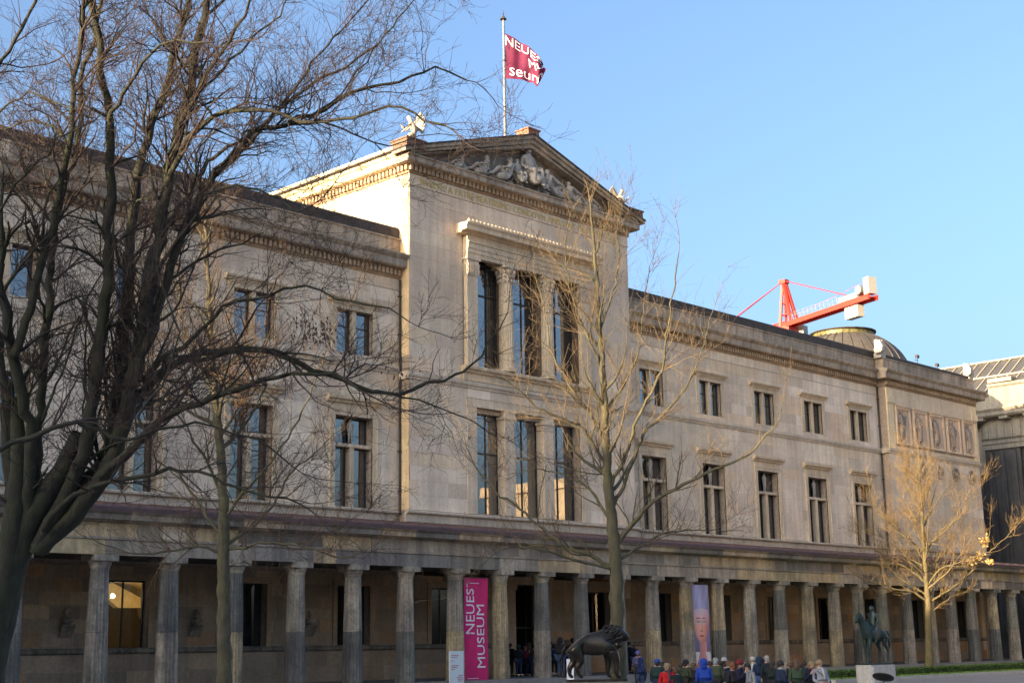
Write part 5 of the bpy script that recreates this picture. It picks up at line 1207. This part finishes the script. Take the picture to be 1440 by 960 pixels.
# ================================================================== HEDGE
hg = thing('hedge', 'long clipped green hedge along the raised lawn', 'hedge', (63, 39.6, .55))
b = MB(); b.tone = (.5, .5, .5); b.box(0, 48, .1, .75, 0, .36); b.build('hedge_body', M_HEDGE, hg)
b = MB(); rr = random.Random(5)
for i in range(16000):
    x = rr.uniform(0, 48); f = rr.random()
    y, z = (rr.uniform(-.02, .85), .36+rr.uniform(-.03, .05)) if f < .45 else ((-.0+rr.uniform(-.05, .08)), rr.uniform(.0, .38))
    d = Vector((rr.uniform(-1, 1), rr.uniform(-1, 1), rr.uniform(-1, 1))).normalized()*.045; e = d.cross(Vector((rr.uniform(-1, 1), rr.uniform(-1, 1), rr.uniform(-1, 1)))).normalized()*.03
    c = Vector((x, y, z)); k = len(b.v); b.tone = jit((1, 1, 1), .4, rr); b.v += [tuple(c-d), tuple(c+e), tuple(c+d), tuple(c-e)]; b.face((k, k+1, k+2, k+3))
b.build('leaves', M_HEDGE, hg, 'stuff', fix=False)

# ================================================================== TREES
class Tubes:
    "fast accumulation of tapered tubes"
    def __init__(s): s.P = []; s.n = 0; s.V = []; s.F = []
    def add(s, pts, rad, n):
        P = np.array(pts, dtype=np.float64); N = len(P)
        D = np.gradient(P, axis=0); D /= (np.linalg.norm(D, axis=1, keepdims=True)+1e-9)
        ref = np.array((.31, .17, .93)) if abs(D[0] @ np.array((.31, .17, .93))) < .9 else np.array((1., 0, 0))
        A = np.cross(D, ref); A /= (np.linalg.norm(A, axis=1, keepdims=True)+1e-9); B = np.cross(D, A)
        t = np.arange(n)*2*math.pi/n; R = np.array(rad)[:, None, None]
        V = P[:, None, :]+R*(A[:, None, :]*np.cos(t)[None, :, None]+B[:, None, :]*np.sin(t)[None, :, None])
        s.V.append(V.reshape(-1, 3)); i = np.arange(N-1)[:, None]*n; j = np.arange(n)[None, :]; j2 = (j+1) % n
        s.F.append((np.stack([i+j, i+j2, i+n+j2, i+n+j], axis=2).reshape(-1, 4))+s.n); s.n += N*n
    def build(s, name, mat, parent, loc, kind=None):
        if not s.V: return
        V = (np.concatenate(s.V)-np.array(loc)).astype(np.float32); F = np.concatenate(s.F).astype(np.int32)
        me = bpy.data.meshes.new(name); me.vertices.add(len(V)); me.vertices.foreach_set('co', V.ravel())
        me.loops.add(F.size); me.loops.foreach_set('vertex_index', F.ravel()); me.polygons.add(len(F))
        me.polygons.foreach_set('loop_start', np.arange(0, F.size, 4, dtype=np.int32)); me.polygons.foreach_set('loop_total', np.full(len(F), 4, dtype=np.int32))
        me.polygons.foreach_set('use_smooth', np.ones(len(F), dtype=bool)); me.update(calc_edges=True); me.materials.append(mat)
        return link(name, me, parent, kind)
def smooth_path(pts, rad, step):
    "Catmull-Rom through the points"
    P = [np.array(p) for p in pts]; P = [2*P[0]-P[1]]+P+[2*P[-1]-P[-2]]; out, ro = [], []
    for i in range(1, len(P)-2):
        n = max(2, int(np.linalg.norm(P[i+1]-P[i])/step))
        for k in range(n):
            t = k/n; a, b_, c, d = P[i-1], P[i], P[i+1], P[i+2]
            out.append(.5*((2*b_)+(-a+c)*t+(2*a-5*b_+4*c-d)*t*t+(-a+3*b_-3*c+d)*t**3)); ro.append(rad[i-1]*(1-t)+rad[i]*t)
    out.append(P[-2]); ro.append(rad[-1]); return out, ro
class Tree:
    def __init__(s, name, label, base, seed, bk, tw):
        s.t = thing(name, label, 'tree', tuple(base)); s.base = base; s.r = np.random.RandomState(seed); s.big = Tubes(); s.tw = Tubes(); s.bk = bk; s.twm = tw; s.count = 0; s.up = .06
        s.kink = .22; s.minr = .0028
    def limb(s, px, d0, d1, r0, r1, n=8, name='branch', mid=None, sub=True, dens=2.2, L=None, level=1, ext=0, wob=.02, part=True, tstart=.12):
        "px: pixels of the limb; it starts at depth d0 and ends at d1"
        N = len(px); dd = [d0+(d1-d0)*(i/(N-1))**1.2 for i in range(N)]
        pts = [np.array(at(x, y, d)) for (x, y), d in zip(px, dd)]
        rad = [r0+(r1-r0)*(i/(N-1))**.85 for i in range(N)]
        P, R = smooth_path(pts, rad, .18)
        P = [p+s.r.normal(0, wob, 3)*min(1, i/2) for i, p in enumerate(P)]
        R = [q*(1+s.r.normal(0, .05)) for q in R]
        if part:
            tb = Tubes(); tb.add(P, R, n); tb.build(name, s.bk, s.t, s.base)
        else: s.big.add(P, R, n)
        if sub: s.sprout(P, R, dens, level, L, tstart)
        return P, R
    def sprout(s, P, R, dens, level, L=None, tstart=.12, ang=(.5, 1.1)):
        P = [np.array(p) for p in P]; seg = [np.linalg.norm(P[i+1]-P[i]) for i in range(len(P)-1)]; tot = sum(seg)
        nb = s.r.poisson(dens*tot)
        for _ in range(nb):
            t = s.r.uniform(tstart, 1.0); i = min(int(t*(len(P)-1)), len(P)-2); p = P[i]; d = P[i+1]-P[i]; d = d/(np.linalg.norm(d)+1e-9)
            a = s.r.uniform(*ang); ax = s.r.normal(0, 1, 3); ax -= d*(ax @ d); ax /= np.linalg.norm(ax)+1e-9
            nd = d*math.cos(a)+ax*math.sin(a); nd[2] += s.upb; nd /= np.linalg.norm(nd)
            r = min(R[i]*.6, s.rmax[level]); l = (L or s.len[level])*s.r.uniform(.45, 1.15)*(1-.35*t)
            s.grow(p, nd, l, max(r*s.r.uniform(.6, 1), s.minr), level)
        # leader twig
        d = P[-1]-P[-2]; d = d/(np.linalg.norm(d)+1e-9); s.grow(P[-1], d, (L or s.len[level])*.9, max(R[-1]*.9, s.minr), level)
    def grow(s, p, d, l, r, level):
        n = max(3, int(l/s.seg[level])); st = l/n; pts = [p]; rad = [r]; k = s.kink
        for i in range(n):
            d = d+s.r.normal(0, k, 3); d[2] += s.up; d /= np.linalg.norm(d); p = p+d*st; pts.append(p); rad.append(max(r*(1-.72*(i+1)/n), s.minr*.7))
        s.count += 1
        if r > .02: s.big.add(pts, rad, 5)
        else: s.tw.add(pts, rad, 4 if r > .008 else 3)
        if level+1 < len(s.len): s.sprout2(pts, rad, level+1)
    def sprout2(s, pts, rad, level):
        n = len(pts); tot = np.linalg.norm(pts[-1]-pts[0]); nb = s.r.poisson(s.dens[level]*tot)
        for _ in range(nb):
            i = min(int(s.r.uniform(.12, 1)*(n-1)), n-2); d = pts[i+1]-pts[i]; d = d/np.linalg.norm(d)
            a = s.r.uniform(.45, 1.0); ax = s.r.normal(0, 1, 3); ax -= d*(ax @ d); ax /= np.linalg.norm(ax)+1e-9
            nd = d*math.cos(a)+ax*math.sin(a); nd[2] += s.upb*.6; nd /= np.linalg.norm(nd)
            s.grow(pts[i], nd, s.len[level]*s.r.uniform(.4, 1.2), max(rad[i]*.62, s.minr), level)
    def done(s):
        s.big.build('branches', s.bk, s.t, s.base, 'stuff'); s.tw.build('twigs', s.twm, s.t, s.base, 'stuff'); print(s.t.name, 'tubes', s.count, 'verts', s.big.n+s.tw.n)

BK1 = bark('old_tree_bark', (0.036, 0.032, 0.024), (0.042, 0.046, 0.022)); TW1 = simple('dark_twig', (0.062, 0.042, 0.034), .9)
BK2 = bark('young_lime_bark', (0.10, 0.085, 0.055), (0.115, 0.105, 0.05)); TW2 = simple('ochre_twig', (0.15, 0.092, 0.05), .85, var=.3)

# ---- big old tree at the left, forking low
D = 19.0
b0 = at(-30, 1010, D)
T = Tree('old_tree', 'large dark many-stemmed bare tree at the left edge, its branches reaching over the museum', Vector((b0.x, b0.y, 0)), 11, BK1, TW1)
T.len = [0, 1.6, .85, .46, .25]; T.rmax = [0, .028, .012, .006, .004]; T.seg = [.2, .16, .12, .09, .08]; T.dens = [0, 0, 4.2, 5.5, 4.5]; T.up = .03; T.upb = .25; T.kink = .20; T.minr = .0030
trunk_px = [(-42, 1120), (-36, 1000), (-18, 920), (0, 850), (18, 790), (34, 745), (58, 705), (88, 660), (112, 610)]
T.limb(trunk_px, D, D, .36, .10, 16, 'trunk', sub=False, wob=.008)
T.limb([(-18, 930), (-2, 850), (12, 780), (22, 710), (26, 640), (24, 570)], D-.1, D-.1, .26, .07, 12, 'trunk', sub=False, wob=.008)
def LB(px, d1, r0, r1, dens=3.7, **k): return T.limb(px, k.pop('d0', D), d1, r0*.47, r1*.7, k.pop('n', 9), dens=dens, **k)
LB([(20, 790), (20, 720), (12, 620), (4, 540), (-10, 440), (-25, 330), (-30, 200), (-20, 60)], D+1.0, .24, .07)
LB([(30, 770), (42, 700), (42, 620), (32, 560), (18, 500), (8, 440), (-5, 370)], D-.8, .20, .09)
LB([(20, 500), (40, 430), (60, 360), (78, 300), (92, 235), (103, 180), (106, 110), (118, 40), (122, -30), (130, -90)], D-1.2, .13, .035, d0=D-.6)
LB([(38, 770), (50, 680), (54, 600), (62, 500), (68, 400), (76, 320), (96, 245), (112, 190), (116, 110), (135, 40), (150, -40)], D+.8, .17, .035)
LB([(50, 775), (90, 700), (118, 640), (132, 560), (142, 470), (152, 400), (151, 320), (154, 235), (153, 165), (143, 100), (142, 60), (128, 10), (112, -50)], D-1.0, .24, .05)
LB([(153, 170), (166, 145), (182, 120), (200, 90), (225, 62), (270, 60), (320, 66)], D-2.0, .07, .015, d0=D-.8)
LB([(50, 770), (105, 705), (150, 640), (165, 570), (172, 500), (180, 420), (184, 330), (195, 240), (212, 180), (236, 120), (246, 70), (262, 10), (275, -50)], D+1.6, .26, .05)
LB([(52, 772), (115, 710), (160, 640), (182, 560), (198, 480), (212, 400), (226, 320), (234, 265), (242, 210), (262, 150), (272, 95), (283, 45), (295, 0), (300, -60)], D-.4, .28, .06)
LB([(240, 215), (262, 160), (292, 105), (320, 60), (345, 20), (362, -30)], D-1.5, .08, .02, d0=D-.3)
LB([(188, 540), (220, 440), (245, 360), (262, 312), (284, 275), (304, 243), (340, 203), (368, 182), (420, 170), (470, 145), (510, 122), (560, 118), (610, 95), (655, 110)], D+2.0, .15, .018, d0=D-.2)
LB([(304, 245), (330, 222), (360, 190), (400, 150), (440, 118), (490, 92), (540, 50), (580, 5)], D+3.0, .08, .015, d0=D+.4)
LB([(232, 262), (262, 200), (298, 165), (335, 155), (385, 160), (440, 172), (500, 165), (545, 150), (600, 165), (640, 185)], D-2.0, .09, .014, d0=D-.4)
LB([(226, 320), (250, 290), (285, 240), (300, 222), (340, 195), (350, 185), (430, 168), (480, 130), (525, 70)], D+1.2, .08, .014, d0=D+.3)
LB([(212, 395), (240, 350), (275, 300), (290, 275), (330, 262), (380, 275), (410, 290), (440, 290)], D-1.6, .06, .014, d0=D-.3)
LB([(60, 775), (105, 715), (140, 660), (168, 600), (205, 545), (240, 515), (280, 498), (320, 492), (365, 493), (405, 505), (440, 520), (480, 533), (520, 550), (560, 556), (607, 538), (640, 528), (664, 515), (690, 480), (712, 440)], D+1.5, .18, .012, dens=3.0)
LB([(520, 550), (545, 552), (590, 563), (625, 578), (655, 588), (700, 615)], D+1.4, .04, .01, d0=D+1.0)
LB([(140, 670), (175, 640), (210, 602), (262, 572), (320, 552), (370, 535), (410, 524), (470, 525), (505, 545)], D-1.8, .15, .02, d0=D-.3, dens=3.0)
LB([(205, 548), (222, 505), (255, 485), (285, 462), (305, 440), (322, 424), (350, 424), (400, 410), (430, 405), (470, 420), (520, 425), (570, 445)], D-1.2, .08, .012, d0=D)
LB([(60, 745), (88, 705), (135, 682), (200, 670), (255, 660), (300, 668), (345, 690), (400, 700), (450, 725)], D-2.2, .09, .012, d0=D-.2)
LB([(-60, 670), (-10, 640), (43, 613), (97, 592), (118, 600), (142, 604), (177, 617), (213, 607), (253, 597), (300, 600), (360, 620), (410, 655)], D-3.0, .075, .012, d0=D-3.5)
LB([(213, 610), (196, 590), (215, 560), (240, 520), (252, 470), (225, 400), (222, 350)], D-2.4, .04, .01, d0=D-3.0)
LB([(60, 590), (80, 540), (100, 490), (115, 440), (122, 420), (150, 380)], D-1.5, .04, .012, d0=D-.5)
LB([(290, 280), (270, 240), (250, 200), (262, 150), (245, 100), (220, 40)], D+2.5, .05, .012, d0=D+.5)
LB([(-40, 130), (0, 90), (30, 40), (48, 0), (60, -50)], D+1, .06, .03, d0=D)
LB([(-40, 215), (0, 160), (40, 130), (90, 150), (130, 165)], D-1, .04, .012, d0=D+.5)
LB([(-30, 330), (10, 280), (50, 230), (95, 190), (150, 160)], D-2.2, .04, .012, d0=D-1)
LB([(262, 155), (300, 110), (350, 60), (390, 20), (430, -40)], D+1, .05, .012, d0=D)
LB([(370, 182), (410, 130), (440, 90), (480, 40), (520, 0), (560, -30)], D+2.5, .05, .010, d0=D+1)
LB([(440, 165), (500, 190), (550, 205), (590, 190), (640, 188)], D+1.4, .035, .008, d0=D+1)
# clusters of withered leaves / keys still hanging
b = MB(); rr = random.Random(9)
for (cx, cy, n) in ((450, 470, 60), (440, 455, 40), (370, 510, 35), (560, 520, 12)):
    for i in range(n):
        c = at(cx+rr.gauss(0, 16), cy+rr.gauss(0, 10), D+rr.uniform(-1.5, 1.5)); d = Vector((rr.uniform(-.01, .01), rr.uniform(-.01, .01), -rr.uniform(.03, .075))); e = Vector((.010, -.008, 0))
        k = len(b.v); b.v += [tuple(Vector(c)-T.base), tuple(Vector(c)-T.base+e+d*.5), tuple(Vector(c)-T.base+d), tuple(Vector(c)-T.base-e+d*.5)]; b.face((k, k+1, k+2, k+3))
b.build('withered_leaf', simple('withered_leaf', (.09, .05, .035), .9), T.t, 'stuff', fix=False)
T.done()

# ---- upright limes
def lime(name, label, seed, D, trunk, limbs, r0, auto, crown, dn=2.6, bk=None, tw=None, fine=1.0):
    b0 = at(trunk[0][0], trunk[0][1], D); T = Tree(name, label, Vector((b0.x, b0.y, .5 if D > 70 else 0)), seed, bk or BK2, tw or TW2)
    T.len = [0, 1.7, 1.0, .55]; T.rmax = [0, .03, .013, .007]; T.seg = [.2, .2, .15, .12]; T.dens = [0, 0, 1.15*dn, 1.1*dn]; T.up = .055; T.upb = .42; T.kink = .13; T.minr = (.0040 if D < 50 else .0075)
    P, R = T.limb(trunk, D, D, r0, .02, 12, 'trunk', sub=True, dens=.8, L=.8, tstart=.55, wob=.012)
    for (px, dd, a, c) in limbs: T.limb(px, D, D+dd, a*.72, c*.8, 8, dens=dn*1.1, wob=.02)
    rs = np.random.RandomState(seed+5); P = [np.array(p) for p in P]; n = len(P)
    for k in range(auto):
        t = crown[0]+(crown[1]-crown[0])*(k+rs.uniform(0, 1))/auto; i = int(t*(n-1)); p = P[i]; az = k*2.4+rs.uniform(-.5, .5)
        f = 1-(t-crown[0])/(1-crown[0]); ln = crown[2]*(.30+.75*f)*rs.uniform(.8, 1.1); el = math.radians(22+35*(1-f)+rs.uniform(-8, 8))
        d = np.array((math.cos(az)*math.cos(el), math.sin(az)*math.cos(el), math.sin(el))); pts = [p]; m = 7
        for q in range(m): d = d+rs.normal(0, .10, 3)+np.array((0, 0, .10)); d /= np.linalg.norm(d); pts.append(pts[-1]+d*ln/m)
        a = max(.014, r0*.28*(.35+.65*f)); rad = [a*(1-.8*q/m) for q in range(m+1)]; PP, RR = smooth_path(pts, rad, .25); tb = Tubes(); tb.add(PP, RR, 7); tb.build('branch', T.bk, T.t, T.base)
        T.sprout(PP, RR, dn, 1)
    return T
T2 = lime('lime_tree', 'slim dark-trunked bare tree before the left part of the colonnade, between the busts', 21, 37, [(317, 1010), (316, 940), (315, 860), (314, 770), (314, 700), (309, 620), (302, 550), (297, 480), (293, 400), (290, 330), (288, 280)],
  [([(314, 770), (332, 757), (360, 735), (390, 700), (412, 662), (440, 640), (480, 600)], 1.5, .08, .015), ([(316, 772), (345, 770), (365, 762), (400, 764), (440, 771), (480, 785), (520, 770)], -1.5, .07, .012), ([(312, 778), (280, 767), (240, 775), (200, 779), (150, 768), (110, 750)], -1, .07, .012),
   ([(311, 750), (290, 725), (275, 700), (245, 665), (215, 640), (180, 600)], 1.6, .07, .012), ([(314, 730), (345, 690), (380, 650), (420, 590), (450, 520), (470, 460)], -1.8, .07, .012), ([(311, 690), (285, 640), (262, 600), (230, 550), (205, 480)], -1.2, .06, .012), ([(307, 620), (335, 570), (360, 520), (385, 450), (395, 390)], 1.2, .055, .012), ([(303, 560), (275, 510), (255, 450), (245, 390)], 1.2, .05, .01),
   ([(318, 800), (345, 790), (370, 820)], .5, .02, .006)], .23, 16, (.52, .95, 2.0), 3.0); T2.done()
T3 = lime('lime_tree', 'bare tree with thick straight trunk right of the lion and golden sunlit crown', 31, 36, [(872, 1020), (870, 950), (868, 880), (866, 810), (862, 745), (855, 680), (852, 610), (848, 540), (843, 460), (839, 390), (834, 330), (830, 285)],
  [([(866, 805), (840, 785), (800, 770), (765, 745), (730, 715), (695, 690), (668, 655), (650, 610)], 1.2, .10, .014), ([(866, 800), (825, 790), (780, 778), (735, 768), (700, 775), (670, 800)], -2, .06, .01), ([(864, 770), (890, 735), (920, 705), (960, 682), (1005, 660), (1050, 640), (1085, 605), (1095, 590)], -1.2, .10, .014), ([(866, 790), (900, 768), (940, 748), (990, 745), (1040, 745)], 1.8, .06, .01),
   ([(858, 720), (885, 665), (905, 610), (935, 580), (965, 545), (985, 500), (1000, 440)], 1.2, .08, .012), ([(856, 690), (880, 640), (900, 580), (930, 520), (940, 450), (950, 390), (955, 355)], -1.5, .08, .012), ([(854, 660), (825, 610), (790, 588), (755, 572), (725, 545), (705, 530)], -1.2, .07, .012), ([(852, 620), (828, 580), (800, 540), (775, 490), (765, 430), (755, 400)], 1.3, .065, .012),
   ([(850, 580), (875, 540), (900, 490), (905, 430), (915, 375)], 1, .055, .01), ([(846, 520), (825, 470), (805, 420), (795, 360), (798, 320)], -1, .05, .01), ([(843, 470), (860, 420), (870, 370), (868, 320), (872, 300)], .6, .045, .01), ([(858, 730), (830, 690), (800, 670), (760, 660), (720, 665)], 2.2, .06, .01)], .235, 12, (.42, .96, 1.7), 2.8, None, simple('honey_twig', (0.17, 0.12, 0.065), .85, var=.3)); T3.done()
T4 = lime('lime_tree', 'smaller golden sunlit bare tree at the right, in front of the end block', 41, 84, [(1307, 940), (1306, 900), (1305, 850), (1302, 810), (1299, 765), (1297, 720), (1294, 680), (1291, 638)],
  [([(1304, 845), (1285, 832), (1262, 828), (1235, 820), (1210, 812), (1192, 798)], -1.5, .10, .018), ([(1305, 848), (1325, 835), (1345, 822), (1362, 808), (1378, 790), (1388, 770), (1392, 745)], 1, .10, .018), ([(1303, 820), (1285, 805), (1260, 790), (1235, 775), (1212, 758), (1203, 735)], 1.5, .09, .015), ([(1303, 825), (1322, 800), (1350, 790), (1390, 775), (1415, 755), (1432, 735)], -1.5, .08, .015),
   ([(1301, 790), (1280, 760), (1255, 740), (1232, 715), (1222, 690)], -1, .08, .015), ([(1300, 780), (1320, 750), (1345, 730), (1368, 705), (1380, 680)], 1, .08, .015), ([(1306, 862), (1340, 838), (1370, 830)], .5, .05, .012)], .25, 26, (.32, .96, 4.3), 2.9, bark('pale_lime_bark', (0.17, 0.125, 0.06), (0.13, 0.11, 0.045)), simple('golden_twig', (0.25, 0.165, 0.072), .85, var=.45)); T4.done()
# bunches of pale dried leaves on its right side
b = MB(); rr = random.Random(2)
for (cx, cy, n, s) in ((1385, 760, 60, 4.5), (1377, 783, 60, 4.5), (1368, 790, 50, 4), (1390, 789, 40, 3.5)):
    c0 = at(cx, cy, 84)
    for i in range(n):
        c = Vector(c0)+Vector((rr.gauss(0, .09), rr.gauss(0, .09), rr.gauss(0, .09)))*s*.35-T4.base; a = Vector((rr.uniform(-1, 1), rr.uniform(-1, 1), rr.uniform(-1, 1))).normalized()*.10; e = a.cross(Vector((rr.uniform(-1, 1), rr.uniform(-1, 1), .3))).normalized()*.08
        k = len(b.v); b.v += [tuple(c-a), tuple(c+e), tuple(c+a), tuple(c-e)]; b.face((k, k+1, k+2, k+3))
b.build('dry_leaf', simple('pale_dry_leaf', (.62, .42, .16), .7, var=.4), T4.t, 'stuff', fix=False)
